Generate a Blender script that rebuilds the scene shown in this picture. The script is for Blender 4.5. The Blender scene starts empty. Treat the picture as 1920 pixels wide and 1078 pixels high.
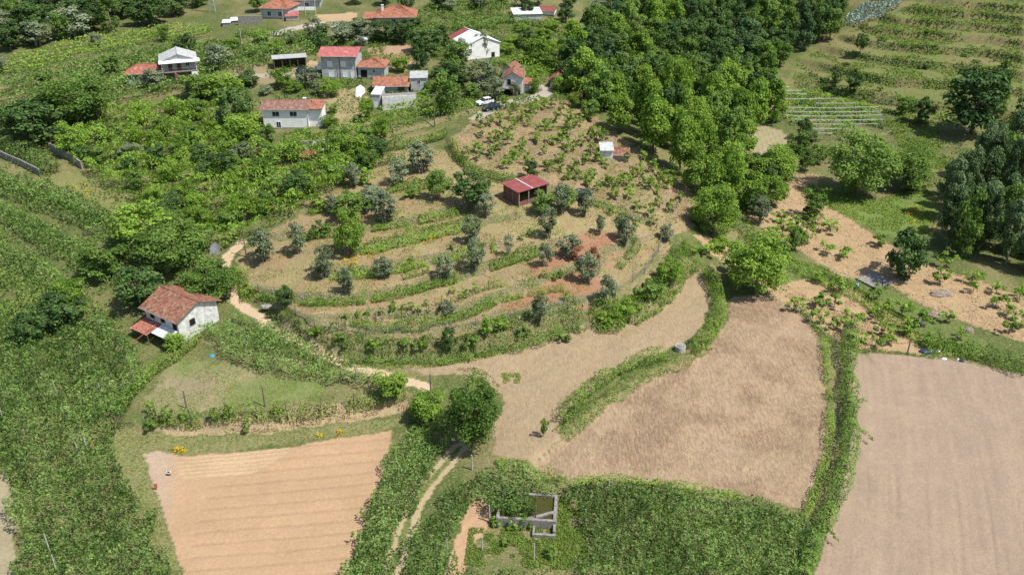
import bpy, math, random
import numpy as np
from mathutils import Vector

random.seed(7)
rng = np.random.default_rng(11)
sc = bpy.context.scene
COL = sc.collection

# ---------------------------------------------------------------- camera, sky, sun, exposure
CAM_H, PITCH, FPX = 78.0, math.radians(28.0), 1700.0
cam_d = bpy.data.cameras.new('camera'); cam = bpy.data.objects.new('camera', cam_d); COL.objects.link(cam)
cam.location = (0, 0, CAM_H); cam.rotation_euler = (math.radians(90) - PITCH, 0, 0)
cam_d.sensor_width = 36.0; cam_d.lens = 36.0 * FPX / 1920.0
cam_d.clip_start = 0.5; cam_d.clip_end = 9000
sc.camera = cam

SUNV = Vector((0.46, -0.24, 0.855)).normalized()
w = bpy.data.worlds.new('World'); sc.world = w; w.use_nodes = True
nt = w.node_tree; bg = nt.nodes['Background']
sky = nt.nodes.new('ShaderNodeTexSky'); sky.sky_type = 'NISHITA'; sky.sun_disc = False
sky.sun_elevation = math.asin(SUNV.z); sky.sun_rotation = math.atan2(SUNV.x, SUNV.y)
sky.air_density = 1.2; sky.dust_density = 1.5
nt.links.new(sky.outputs[0], bg.inputs[0]); bg.inputs[1].default_value = 0.112
sd = bpy.data.lights.new('sun', 'SUN'); so = bpy.data.objects.new('sun', sd); COL.objects.link(so)
sd.energy = 4.9; sd.angle = math.radians(0.55); sd.color = (1.0, 0.955, 0.88)
so.rotation_euler = SUNV.to_track_quat('Z', 'Y').to_euler()
sc.view_settings.view_transform = 'Standard'; sc.view_settings.look = 'None'
sc.view_settings.gamma = 1.0; sc.view_settings.exposure = 0.27

# ---------------------------------------------------------------- camera geometry helpers (pixels of the 1920 wide photograph)
sp, cp = math.sin(PITCH), math.cos(PITCH)
def ray(px, py):
    px = np.asarray(px, float); py = np.asarray(py, float)
    u = (px - 960) / FPX; v = (539 - py) / FPX
    return np.stack([u, cp + v * sp, -sp + v * cp], -1)
def proj(x, y, z):
    dz = z - CAM_H
    d = y * cp - dz * sp; v = y * sp + dz * cp
    return 960 + FPX * x / d, 539 - FPX * v / d, d

# ---------------------------------------------------------------- value noise
def _hash(ix, iy, s):
    h = (ix.astype(np.int64) * 374761393 + iy.astype(np.int64) * 668265263 + s * 1442695041) & 0x7fffffff
    h = ((h ^ (h >> 13)) * 1274126177) & 0x7fffffff
    return ((h ^ (h >> 16)) & 0xffff) / 65535.0
def vn(x, y, sc_, s=0):
    x = x / sc_; y = y / sc_
    ix = np.floor(x); iy = np.floor(y); fx = x - ix; fy = y - iy
    fx = fx * fx * (3 - 2 * fx); fy = fy * fy * (3 - 2 * fy)
    a = _hash(ix, iy, s); b = _hash(ix + 1, iy, s); c = _hash(ix, iy + 1, s); d = _hash(ix + 1, iy + 1, s)
    return (a * (1 - fx) + b * fx) * (1 - fy) + (c * (1 - fx) + d * fx) * fy
def fbm(x, y, sc_, s=0, o=4):
    r = 0; amp = 0.5; t = 0
    for i in range(o):
        r = r + amp * vn(x, y, sc_ / 2 ** i, s + 17 * i); t += amp; amp *= 0.55
    return r / t

# ---------------------------------------------------------------- terrain heights
CP = [(0,1078,0),(250,1078,0),(450,1000,0),(700,1078,0),(1000,1078,0.2),(1300,1078,0.2),(1700,1000,0),(1920,1078,0),(1920,850,0),(1920,700,0),
(1700,760,0),(1600,670,0),(250,860,0.2),(100,930,0),(0,800,0.5),(450,870,.1),(730,830,.6),(1250,890,1),(1000,850,1.6),(1350,600,2.2),(1500,650,1.4),
(1400,780,1.1),(1000,740,2.4),(1200,640,3),(1290,520,3.6),(400,720,3),(580,790,1.6),(150,750,1.5),(100,650,3),(330,640,3.3),(450,570,5),
(430,500,6.5),(640,670,4.2),(780,720,2.9),(620,620,6),(850,630,4.8),(1050,590,5),(1200,530,5),(1240,460,6),(800,550,7),(800,490,8.5),(700,440,10),
(900,440,10),(1100,480,7.5),(850,380,11.5),(980,385,11.5),(1150,400,10),(1290,430,6),(1000,300,14),(1150,320,11.5),(1260,370,8.5),(1050,220,16),
(1180,260,13),(920,200,16.5),(1020,175,17),(520,530,6.6),(560,440,9.5),(300,400,9),(100,420,9),(250,500,7),(30,300,11.5),(0,560,5),(545,240,14.5),
(500,330,12),(650,330,12.5),(325,150,17.5),(200,170,16),(635,148,17.5),(730,180,17),(200,70,19),(50,20,20),(0,120,17),(400,50,20.5),(520,35,22),(730,55,21.5),
(890,105,19),(960,175,17),(1045,165,16.5),(800,20,24),(980,40,22),(1150,120,14.5),(1200,30,18),(1300,230,5.5),(1390,290,3.6),(1400,110,9),
(1420,330,2.8),(1340,440,3.4),(1450,440,1.8),(1560,240,3.4),(1600,400,1.2),(1750,560,.5),(1880,600,.3),(1750,290,3.2),(1900,400,1.4),(1700,215,5.4),
(1560,110,9.5),(1680,150,8.7),(1850,160,9),(1700,70,15),(1850,70,16),(1910,5,24),(1640,10,20),(1500,30,14),(1350,10,15.5),(1480,180,5.8)]
_c = np.array(CP, float)
_r = ray(_c[:, 0], _c[:, 1]); _t = (CAM_H - _c[:, 2]) / (-_r[:, 2])
_P = _r[:, :2] * _t[:, None]
_X = np.vstack([_P, [(-110,20),(0,20),(110,20),(-260,120),(260,120),(-330,260),(350,260),(-350,420),(-120,420),(120,420),(350,420),(-300,650),(0,650),(300,650)]])
_Z = np.concatenate([_c[:, 2], [0,0,0,4,1,17,22,30,36,34,44,50,58,66]])
def _phi(r2): return 0.5 * r2 * np.log(r2 + 1e-6)
def _tps(X, Z, lam):
    n = len(X); D = ((X[:, None] - X[None]) ** 2).sum(-1) / 1e4
    A = np.zeros((n + 3, n + 3)); A[:n, :n] = _phi(D) + lam * np.eye(n)
    A[:n, n] = 1; A[:n, n+1:] = X / 100; A[n, :n] = 1; A[n+1:, :n] = X.T / 100
    return np.linalg.solve(A, np.concatenate([Z, np.zeros(3)]))
_W = _tps(_X, _Z, 0.0015)
def B(x, y):
    x = np.atleast_1d(np.asarray(x, float)).ravel(); y = np.atleast_1d(np.asarray(y, float)).ravel()
    out = np.zeros(len(x)); n = len(_X)
    for i in range(0, len(x), 40000):
        q = np.stack([np.clip(x[i:i+40000], -420, 420), np.clip(y[i:i+40000], -30, 700)], -1)
        D = ((q[:, None] - _X[None]) ** 2).sum(-1) / 1e4
        out[i:i+40000] = _phi(D) @ _W[:n] + _W[n] + (q / 100) @ _W[n+1:]
    far = np.clip((y - 700) / 900, 0, 1)
    return out + far * 45
def unproj(f, px, py, h=0.0):
    px = np.atleast_1d(np.asarray(px, float)); py = np.atleast_1d(np.asarray(py, float))
    r = ray(px, py); T = np.linspace(60, 900, 420)
    x = r[:, None, 0] * T; y = r[:, None, 1] * T; z = CAM_H + r[:, None, 2] * T
    g = f(x.ravel(), y.ravel()).reshape(x.shape) + h
    below = z < g; k = np.argmax(below, 1); k = np.clip(k, 1, len(T) - 1)
    lo = T[k-1]; hi = T[k]
    for _ in range(12):
        m = (lo + hi) / 2; b = CAM_H + r[:, 2] * m < f(r[:, 0] * m, r[:, 1] * m) + h
        hi = np.where(b, m, hi); lo = np.where(b, lo, m)
    return np.stack([r[:, 0] * hi, r[:, 1] * hi, CAM_H + r[:, 2] * hi], -1)
def W2(pts, h=0.0, f=None):
    a = np.array(pts, float); return unproj(f or B, a[:, 0], a[:, 1], h)[:, :2]

def smooth_line(P, n=6):
    P = np.asarray(P); out = []
    for i in range(len(P) - 1):
        p0 = P[max(i-1, 0)]; p1 = P[i]; p2 = P[i+1]; p3 = P[min(i+2, len(P)-1)]
        for t in np.linspace(0, 1, n, endpoint=False):
            out.append(0.5*((2*p1)+(-p0+p2)*t+(2*p0-5*p1+4*p2-p3)*t*t+(-p0+3*p1-3*p2+p3)*t**3))
    out.append(P[-1]); return np.array(out)
def sdist(x, y, L):
    """distance to polyline L, signed: positive on the left of its direction; also end-fade"""
    best = np.full(len(x), 1e9); sg = np.ones(len(x))
    for a, b in zip(L[:-1], L[1:]):
        d = b - a; l2 = d @ d + 1e-9
        t = ((x - a[0]) * d[0] + (y - a[1]) * d[1]) / l2; tc = np.clip(t, 0, 1)
        dx = x - a[0] - tc * d[0]; dy = y - a[1] - tc * d[1]; q = dx * dx + dy * dy
        s = np.sign(d[0] * (y - a[1]) - d[1] * (x - a[0]))
        m = q < best; best = np.where(m, q, best); sg = np.where(m, s, sg)
    return np.sqrt(best) * sg

STEPS = [
 ([(1000,872),(1070,812),(1150,752),(1250,695),(1330,645),(1352,570),(1340,500)], 1.1, 5),
 ([(528,598),(575,632),(645,655),(760,664),(900,650),(1050,606),(1130,600),(1220,575),(1290,505)], 2.4, 5),
 ([(545,590),(605,622),(700,635),(850,622),(950,602),(1050,576),(1180,545),(1240,480)], 1.15, 3),
 ([(600,605),(760,596),(860,588),(960,545),(1040,515),(1120,480),(1190,455)], 1.4, 3),
 ([(470,548),(600,562),(700,552),(800,528),(900,505),(990,475),(1040,455)], 1.4, 3),
 ([(600,515),(700,508),(780,492),(850,475),(930,462)], 1.15, 3),
 ([(620,470),(700,462),(760,447),(850,424),(960,405)], 1.15, 3),
 ([(520,442),(600,440),(700,425),(780,415),(870,392)], 1.15, 3),
 ([(560,400),(650,372),(740,352),(830,345)], 0.8, 3),
 ([(840,262),(860,295),(920,328),(1000,342),(1080,368),(1200,412)], 1.2, 4),
 ([(262,800),(430,796),(600,775),(740,752),(800,765)], 1.9, 5),
 ([(640,270),(740,245),(830,225),(900,205)], 1.2, 4),
 ([(1488,545),(1580,600),(1620,655)], .5, 3),
 ([(380,640),(480,668),(600,690),(690,712)], .9, 3),
]
STEPW = [(smooth_line(W2(p)), s, L) for p, s, L in STEPS]
HILL = np.array([W2([(1478,205),(1570,120),(1590,60),(1710,0)]), ], dtype=object)
def inpoly(x, y, P):
    c = np.zeros(len(x), bool); n = len(P); j = n - 1
    for i in range(n):
        xi, yi = P[i]; xj, yj = P[j]
        if yi != yj:
            c ^= ((yi > y) != (yj > y)) & (x < (xj - xi) * (y - yi) / (yj - yi) + xi)
        j = i
    return c
hill_poly = np.vstack([W2([(1470,205),(1478,150),(1500,110),(1540,90),(1590,60),(1720,8)]), [(140,420),(420,420),(420,200)], W2([(1919,300),(1800,262),(1700,222),(1600,190),(1530,165)])])
vine_poly = W2([(850,258),(900,215),(960,195),(1060,188),(1120,225),(1200,290),(1275,340),(1300,385),(1260,420),(1180,400),(1090,365),(1000,335),(920,322),(870,298)])
def softmask(x, y, P, wd):
    L = np.vstack([P, P[:1]]); d = np.abs(sdist(x, y, L)); i = inpoly(x, y, P)
    return np.clip(np.where(i, 0.5 + d / wd, 0.5 - d / wd), 0, 1)
def terr(z, st, sharp=0.16):
    k = np.floor(z / st); f = z / st - k
    g = np.clip((f - (1 - sharp)) / sharp, 0, 1); g = g * g * (3 - 2 * g)
    return (k + g * 0.85 + f * 0.15) * st
def H(x, y):
    x = np.atleast_1d(np.asarray(x, float)).ravel(); y = np.atleast_1d(np.asarray(y, float)).ravel()
    z = B(x, y)
    wob = (vn(x, y, 5, 91) - .5) * 1.2
    for L, s, dec in STEPW:
        lo = L.min(0) - dec * 4; hi = L.max(0) + dec * 4
        m = (x > lo[0]) & (x < hi[0]) & (y > lo[1]) & (y < hi[1])
        if not m.any(): continue
        d = sdist(x[m], y[m], L) + wob[m]
        z[m] += 0.5 * s * np.tanh(d / 0.55) * np.exp(-np.abs(d) / dec)
    m = (x > 60) & (y > 150)
    if m.any():
        mk = softmask(x[m], y[m], hill_poly, 8)
        zz = z[m] + (vn(x[m], y[m], 26, 5) - .5) * 1.6
        z[m] = z[m] * (1 - mk) + mk * terr(zz, 2.3, .14)
    lo = vine_poly.min(0) - 5; hi = vine_poly.max(0) + 5
    m = (x > lo[0]) & (x < hi[0]) & (y > lo[1]) & (y < hi[1])
    if m.any():
        mk = softmask(x[m], y[m], vine_poly, 4)
        zz = z[m] + (vn(x[m], y[m], 12, 8) - .5) * 1.0 - .035 * x[m]
        z[m] = z[m] * (1 - mk) + mk * (terr(zz, 1.15, .30) + .035 * x[m])
    return z + (fbm(x, y, 6, 3, 3) - .5) * .25
_W2B = W2
def W2(pts, h=0.0, f=None):
    return _W2B(pts, h, f or H)
def G(px, py, h=0.0):
    return unproj(H, [px], [py], h)[0]
_zc = {}
def hz(x, y): return float(H([x], [y])[0])
def mpp(p):
    return (p[1] * cp - (p[2] - CAM_H) * sp) / FPX
def dep(p): return math.atan2(CAM_H - p[2], math.hypot(p[0], p[1]))

# ---------------------------------------------------------------- object helpers
def tagp(o, label=None, cat=None, group=None, kind=None):
    if label: o['label'] = label
    if cat: o['category'] = cat
    if group: o['group'] = group
    if kind: o['kind'] = kind
    return o
def empty(name, loc=(0,0,0), rz=0.0, label=None, cat=None, group=None):
    o = bpy.data.objects.new(name, None); COL.objects.link(o); o.empty_display_size = .3
    o.location = tuple(float(v) for v in loc); o.rotation_euler = (0, 0, rz)
    return tagp(o, label, cat, group)
def mesh_np(name, V, F, mats, smooth=False):
    V = np.asarray(V, np.float32).reshape(-1, 3); F = np.asarray(F, np.int32)
    me = bpy.data.meshes.new(name); n = F.shape[1]
    me.vertices.add(len(V)); me.vertices.foreach_set('co', V.ravel())
    me.loops.add(F.size); me.loops.foreach_set('vertex_index', F.ravel())
    me.polygons.add(len(F)); me.polygons.foreach_set('loop_start', np.arange(0, F.size, n, dtype=np.int32))
    me.polygons.foreach_set('loop_total', np.full(len(F), n, np.int32))
    if smooth: me.polygons.foreach_set('use_smooth', np.ones(len(F), bool))
    me.update(calc_edges=True)
    for m in (mats if isinstance(mats, (list, tuple)) else [mats]): me.materials.append(m)
    return me
def link(name, me, parent=None, loc=None):
    o = bpy.data.objects.new(name, me); COL.objects.link(o)
    if parent is not None: o.parent = parent
    if loc is not None: o.location = tuple(float(v) for v in loc)
    return o
class MB:
    def __init__(s): s.v = []; s.f = []
    def face(s, *pts):
        b = len(s.v); s.v += [tuple(p) for p in pts]; s.f.append(tuple(range(b, b + len(pts))))
    def hexa(s, a, c):  # a: 4 bottom pts, c: 4 top pts (ccw)
        b = len(s.v); s.v += [tuple(p) for p in a] + [tuple(p) for p in c]
        s.f += [(b+3,b+2,b+1,b), (b+4,b+5,b+6,b+7)] + [(b+i, b+(i+1)%4, b+4+(i+1)%4, b+4+i) for i in range(4)]
    def box(s, x0, x1, y0, y1, z0, z1):
        s.hexa([(x0,y0,z0),(x1,y0,z0),(x1,y1,z0),(x0,y1,z0)], [(x0,y0,z1),(x1,y0,z1),(x1,y1,z1),(x0,y1,z1)])
    def bar(s, p, q, r, r2=None, n=6):
        p = Vector(p); q = Vector(q); r2 = r if r2 is None else r2; d = (q - p).normalized()
        u = d.orthogonal().normalized(); v = d.cross(u); b = len(s.v)
        for c, rr in ((p, r), (q, r2)):
            for i in range(n):
                a = 2 * math.pi * i / n; s.v.append(tuple(c + (u * math.cos(a) + v * math.sin(a)) * rr))
        s.f += [(b+i, b+(i+1)%n, b+n+(i+1)%n, b+n+i) for i in range(n)]
        s.f += [tuple(b+n-1-i for i in range(n)), tuple(b+n+i for i in range(n))]
    def lathe(s, prof, n=20, c=(0,0,0)):
        b = len(s.v)
        for r, z in prof:
            for i in range(n):
                a = 2*math.pi*i/n; s.v.append((c[0]+r*math.cos(a), c[1]+r*math.sin(a), c[2]+z))
        for k in range(len(prof)-1):
            for i in range(n):
                s.f.append((b+k*n+i, b+k*n+(i+1)%n, b+(k+1)*n+(i+1)%n, b+(k+1)*n+i))
    def mesh(s, name, mat, smooth=False):
        me = bpy.data.meshes.new(name); me.from_pydata(s.v, [], s.f); me.materials.append(mat)
        if smooth:
            for p in me.polygons: p.use_smooth = True
        me.update(); return me
    def build(s, name, mat, parent=None, smooth=False):
        return link(name, s.mesh(name, mat, smooth), parent)

# ---------------------------------------------------------------- materials
def nodes(name):
    m = bpy.data.materials.new(name); m.use_nodes = True; t = m.node_tree
    return m, t, t.nodes['Principled BSDF'], t.nodes.new, t.links.new
def mat(name, col, rough=.85, var=.18, scale=6.0, metal=0.0, col2=None, bump=0.0, stretch=None, spots=None, spec=.3):
    m, t, bs, N, L = nodes(name)
    bs.inputs['Roughness'].default_value = rough; bs.inputs['Metallic'].default_value = metal
    bs.inputs['Specular IOR Level'].default_value = spec
    tc = N('ShaderNodeTexCoord'); mp = N('ShaderNodeMapping'); L(tc.outputs['Object'], mp.inputs[0])
    if stretch: mp.inputs['Scale'].default_value = stretch
    no = N('ShaderNodeTexNoise'); no.inputs['Scale'].default_value = scale; no.inputs['Detail'].default_value = 5
    L(mp.outputs[0], no.inputs['Vector'])
    cr = N('ShaderNodeValToRGB'); L(no.outputs[0], cr.inputs[0])
    c2 = col2 or tuple(c * (1 - var * 2) for c in col)
    cr.color_ramp.elements[0].position = .33; cr.color_ramp.elements[0].color = (*c2, 1)
    cr.color_ramp.elements[1].position = .62; cr.color_ramp.elements[1].color = (*[min(1, c * (1 + var * .5)) for c in col], 1)
    out = cr.outputs[0]
    if spots:
        n2 = N('ShaderNodeTexNoise'); n2.inputs['Scale'].default_value = spots[1]; n2.inputs['Detail'].default_value = 6
        L(tc.outputs['Object'], n2.inputs['Vector'])
        r2 = N('ShaderNodeValToRGB'); L(n2.outputs[0], r2.inputs[0])
        r2.color_ramp.elements[0].position = spots[2]; r2.color_ramp.elements[1].position = spots[2] + .12
        mx = N('ShaderNodeMix'); mx.data_type = 'RGBA'; L(r2.outputs[0], mx.inputs[0]); L(out, mx.inputs[6]); mx.inputs[7].default_value = (*spots[0], 1)
        out = mx.outputs[2]
    L(out, bs.inputs['Base Color'])
    if bump:
        bp = N('ShaderNodeBump'); bp.inputs['Strength'].default_value = bump; bp.inputs['Distance'].default_value = .05
        L(no.outputs[0], bp.inputs['Height']); L(bp.outputs[0], bs.inputs['Normal'])
    return m
def leafmat(name, dark, light, trans=.28, yel=None):
    m, t, bs, N, L = nodes(name)
    at = N('ShaderNodeAttribute'); at.attribute_name = 'tone'
    oi = N('ShaderNodeObjectInfo')
    mr = N('ShaderNodeMath'); mr.operation = 'MULTIPLY_ADD'; L(oi.outputs['Random'], mr.inputs[0]); mr.inputs[1].default_value = .5; mr.inputs[2].default_value = -.22
    ad = N('ShaderNodeMath'); ad.operation = 'ADD'; ad.use_clamp = True; L(at.outputs['Fac'], ad.inputs[0]); L(mr.outputs[0], ad.inputs[1])
    cr = N('ShaderNodeValToRGB'); L(ad.outputs[0], cr.inputs[0])
    cr.color_ramp.elements[0].color = (*dark, 1); cr.color_ramp.elements[1].color = (*light, 1)
    cr.color_ramp.elements[0].position = .05; cr.color_ramp.elements[1].position = .9
    if yel:
        e = cr.color_ramp.elements.new(.97); e.color = (*yel, 1)
    bs.inputs['Roughness'].default_value = .7; bs.inputs['Specular IOR Level'].default_value = .1
    L(cr.outputs[0], bs.inputs['Base Color'])
    tr = N('ShaderNodeBsdfTranslucent'); hs = N('ShaderNodeHueSaturation'); hs.inputs['Value'].default_value = 1.25; hs.inputs['Saturation'].default_value = 1.1
    L(cr.outputs[0], hs.inputs['Color']); L(hs.outputs[0], tr.inputs[0])
    mx = N('ShaderNodeMixShader'); mx.inputs[0].default_value = trans
    L(bs.outputs[0], mx.inputs[1]); L(tr.outputs[0], mx.inputs[2]); L(mx.outputs[0], t.nodes['Material Output'].inputs[0])
    return m
M = {}
M['bright'] = leafmat('bright_leaf', (.075,.15,.018), (.28,.42,.07), .34)
M['mid'] = leafmat('mid_leaf', (.05,.105,.018), (.21,.32,.07), .3)
M['vine'] = leafmat('vine_leaf', (.05,.105,.02), (.27,.40,.11), .32)
M['dark'] = leafmat('dark_leaf', (.028,.065,.02), (.12,.20,.055), .22)
M['olive'] = leafmat('olive_leaf', (.07,.10,.045), (.26,.31,.18), .18)
M['pine'] = leafmat('blue_green_leaf', (.028,.068,.028), (.13,.215,.085), .2)
M['dead'] = leafmat('dry_red_leaf', (.12,.05,.03), (.30,.14,.08), .1)
M['grass'] = leafmat('grass_leaf', (.075,.13,.022), (.30,.41,.085), .3)
M['grove'] = leafmat('grove_leaf', (.035,.075,.022), (.20,.28,.12), .22)
M['dry'] = leafmat('dry_stalk', (.22,.15,.08), (.52,.40,.24), .1)
M['yellow'] = leafmat('yellow_flower', (.45,.32,.01), (.75,.55,.03), .2)
M['blue'] = leafmat('blue_grey_leaf', (.10,.17,.15), (.33,.44,.40), .15)
M['bark'] = mat('bark', (.16,.125,.095), .95, .3, 9)
M['greybark'] = mat('grey_bark', (.28,.25,.21), .95, .3, 9)
M['conc'] = mat('weathered_concrete', (.27,.255,.23), .95, .22, 3, spots=((.16,.15,.13), 2.0, .55), bump=.3)
M['post'] = mat('concrete_post', (.42,.41,.38), .9, .2, 4)
M['wood'] = mat('grey_wood', (.17,.14,.11), .9, .3, 7)
M['tile'] = mat('old_clay_tile', (.26,.105,.07), .9, .30, 2.0, col2=(.115,.062,.048), spots=((.27,.19,.11), 1.5, .52), bump=.2)
M['tilered'] = mat('red_tile', (.32,.12,.085), .85, .2, 2, col2=(.22,.085,.06), spots=((.5,.32,.2), 1.1, .6))
M['tileor'] = mat('orange_tile', (.37,.15,.09), .85, .15, 1.6, col2=(.25,.10,.06), spots=((.17,.095,.07), 1.3, .5))
M['tiledk'] = mat('dark_brown_tile', (.24,.125,.095), .9, .25, 2, col2=(.14,.08,.065), spots=((.33,.24,.17), 1.8, .57))
M['redmetal'] = mat('red_sheet_roof', (.27,.07,.065), .65, .12, 1.0, col2=(.19,.055,.05), spots=((.30,.14,.12), 1.2, .6))
M['pinkmetal'] = mat('faded_red_sheet', (.40,.13,.12), .65, .12, 1.0, col2=(.31,.10,.09), spots=((.45,.22,.20), 1.0, .6))
M['rustmetal'] = mat('rusty_sheet', (.33,.13,.085), .75, .3, 2.5, col2=(.20,.08,.055), spots=((.55,.5,.47), 1.4, .62))
M['white'] = mat('white_render', (.78,.78,.76), .85, .06, .8)
M['whiteold'] = mat('weathered_whitewash', (.62,.62,.60), .9, .15, 1.4, spots=((.33,.31,.28), 1.3, .6))
M['greyrender'] = mat('grey_render', (.44,.45,.45), .9, .12, 1.2)
M['grey'] = mat('grey_cement_sheet', (.40,.41,.40), .8, .15, 1.4, spots=((.55,.54,.5), 2, .6))
M['whitemetal'] = mat('white_sheet', (.72,.73,.74), .45, .07, 1.2)
M['stone'] = mat('granite_wall', (.34,.31,.27), .95, .3, 3.5, bump=.5)
M['ochre'] = mat('ochre_render', (.50,.42,.26), .9, .1, 1.2)
M['brick'] = mat('brown_brick', (.22,.105,.08), .9, .2, 5)
M['glass'] = mat('window_glass', (.03,.035,.04), .12, .1, 2, spec=.6)
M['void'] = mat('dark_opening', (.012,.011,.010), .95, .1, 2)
M['shut'] = mat('white_shutter', (.75,.76,.78), .6, .04, 3)
M['door'] = mat('brown_door', (.13,.065,.04), .6, .15, 5)
M['carblue'] = mat('dark_blue_paint', (.02,.035,.065), .25, .05, 2, metal=.2, spec=.6)
M['carwhite'] = mat('white_paint', (.75,.75,.75), .3, .03, 2, spec=.5)
M['tyre'] = mat('tyre_rubber', (.02,.02,.02), .9, .1, 4)
M['steel'] = mat('galvanised_steel', (.45,.46,.47), .5, .15, 4, metal=.5)
M['wire'] = mat('dark_wire', (.08,.08,.08), .6, .1, 4)
M['net'] = mat('green_grey_net', (.22,.25,.21), .9, .15, 4)
M['palemetal'] = mat('pale_dented_sheet', (.50,.52,.53), .6, .15, 1.6, spots=((.30,.28,.26), 1.5, .62))
M['tarp'] = mat('blue_black_tarp', (.035,.05,.085), .5, .5, 3, col2=(.015,.02,.03), spots=((.25,.28,.33), 3, .6))
M['tarpw'] = mat('white_tarp', (.8,.8,.78), .6, .05, 2)
M['orange'] = mat('orange_cloth', (.6,.17,.06), .8, .1, 3)
M['bluep'] = mat('blue_plastic', (.06,.30,.42), .4, .1, 3)
M['brush'] = mat('dead_brushwood', (.30,.24,.19), .95, .3, 6)
M['lamp'] = mat('lamp_glass', (.7,.7,.7), .2, .05, 2)
def watermat():
    m, t, bs, N, L = nodes('pond_water'); bs.inputs['Base Color'].default_value = (.05,.05,.010,1)
    bs.inputs['Roughness'].default_value = .12; bs.inputs['Specular IOR Level'].default_value = .4
    no = N('ShaderNodeTexNoise'); no.inputs['Scale'].default_value = 1.2; cr = N('ShaderNodeValToRGB'); L(no.outputs[0], cr.inputs[0])
    cr.color_ramp.elements[0].color = (.035,.038,.008,1); cr.color_ramp.elements[1].color = (.085,.08,.016,1)
    L(cr.outputs[0], bs.inputs['Base Color']); return m
M['water'] = watermat()
def groundmat():
    m, t, bs, N, L = nodes('ground'); bs.inputs['Roughness'].default_value = .95; bs.inputs['Specular IOR Level'].default_value = .1
    at = N('ShaderNodeAttribute'); at.attribute_name = 'base'
    dt = N('ShaderNodeAttribute'); dt.attribute_name = 'kinds'     # r straw/lumpy, g grassy, b smooth soil
    sx = N('ShaderNodeSeparateColor'); L(dt.outputs['Color'], sx.inputs[0])
    ge = N('ShaderNodeNewGeometry')
    def noise(scale, det, stretch=None, rot=0):
        v = ge.outputs['Position']
        mp = N('ShaderNodeMapping'); L(v, mp.inputs[0])
        if stretch: mp.inputs['Scale'].default_value = stretch
        mp.inputs['Rotation'].default_value = (0, 0, rot)
        n = N('ShaderNodeTexNoise'); n.inputs['Scale'].default_value = scale; n.inputs['Detail'].default_value = det; n.inputs['Roughness'].default_value = .65
        L(mp.outputs[0], n.inputs['Vector']); return n.outputs[0]
    def ramp(v, a, b, c0=0, c1=1):
        r = N('ShaderNodeMapRange'); L(v, r.inputs[0]); r.inputs[1].default_value = a; r.inputs[2].default_value = b; r.inputs[3].default_value = c0; r.inputs[4].default_value = c1
        return r.outputs[0]
    def mixc(f, a, b, mode='MIX'):
        x = N('ShaderNodeMix'); x.data_type = 'RGBA'; x.blend_type = mode
        if hasattr(f, 'links'): L(f, x.inputs[0])
        else: x.inputs[0].default_value = f
        for s, v in ((6, a), (7, b)):
            if hasattr(v, 'links'): L(v, x.inputs[s])
            else: x.inputs[s].default_value = (*v, 1)
        return x.outputs[2]
    def mul(a, b):
        x = N('ShaderNodeMath'); x.operation = 'MULTIPLY'; L(a, x.inputs[0])
        if hasattr(b, 'links'): L(b, x.inputs[1])
        else: x.inputs[1].default_value = b
        return x.outputs[0]
    fine = noise(2.2, 6); streak = noise(1.1, 5, (3.2, .8, 1), .5); big = noise(.18, 5)
    c = at.outputs['Color']
    # straw litter: pale stalks over darker earth
    s1 = mul(ramp(streak, .40, .62), sx.outputs[0])
    c = mixc(s1, mixc(mul(sx.outputs[0], .45), c, (.19,.125,.075)), mixc(.45, c, (.50,.38,.235)))
    s2 = mul(ramp(noise(5.5, 3), .56, .66), mul(sx.outputs[0], .55)); c = mixc(s2, c, (.54,.43,.28))
    # grass: speckle green / dry
    g0 = mul(ramp(noise(.9, 5), .42, .6), sx.outputs[1]); c = mixc(mul(g0, .55), c, (.20,.165,.085))
    g1 = mul(ramp(fine, .45, .56), sx.outputs[1]); c = mixc(mul(g1, .85), c, (.07,.115,.025))
    g2 = mul(ramp(noise(3.7, 5), .55, .62), mul(sx.outputs[1], .8)); c = mixc(g2, c, (.33,.29,.14))
    g3 = mul(ramp(noise(4.9, 4), .58, .64), mul(sx.outputs[1], .7)); c = mixc(g3, c, (.035,.055,.015))
    v = ramp(noise(7.5, 4), .35, .68, .86, 1.10); cc = N('ShaderNodeCombineColor'); [L(v, cc.inputs[i]) for i in range(3)]
    c = mixc(sx.outputs[2], c, mixc(1.0, c, cc.outputs[0], 'MULTIPLY'))
    # overall value variation
    v = ramp(big, .3, .7, .93, 1.06); cc = N('ShaderNodeCombineColor'); [L(v, cc.inputs[i]) for i in range(3)]
    c = mixc(1.0, c, cc.outputs[0], 'MULTIPLY')
    v = ramp(fine, .3, .7, .90, 1.08); cc = N('ShaderNodeCombineColor'); [L(v, cc.inputs[i]) for i in range(3)]
    c = mixc(1.0, c, cc.outputs[0], 'MULTIPLY')
    L(c, bs.inputs['Base Color'])
    bp = N('ShaderNodeBump'); bp.inputs['Strength'].default_value = .55; bp.inputs['Distance'].default_value = .18
    L(fine, bp.inputs['Height']); L(bp.outputs[0], bs.inputs['Normal'])
    return m
M['ground'] = groundmat()

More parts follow.
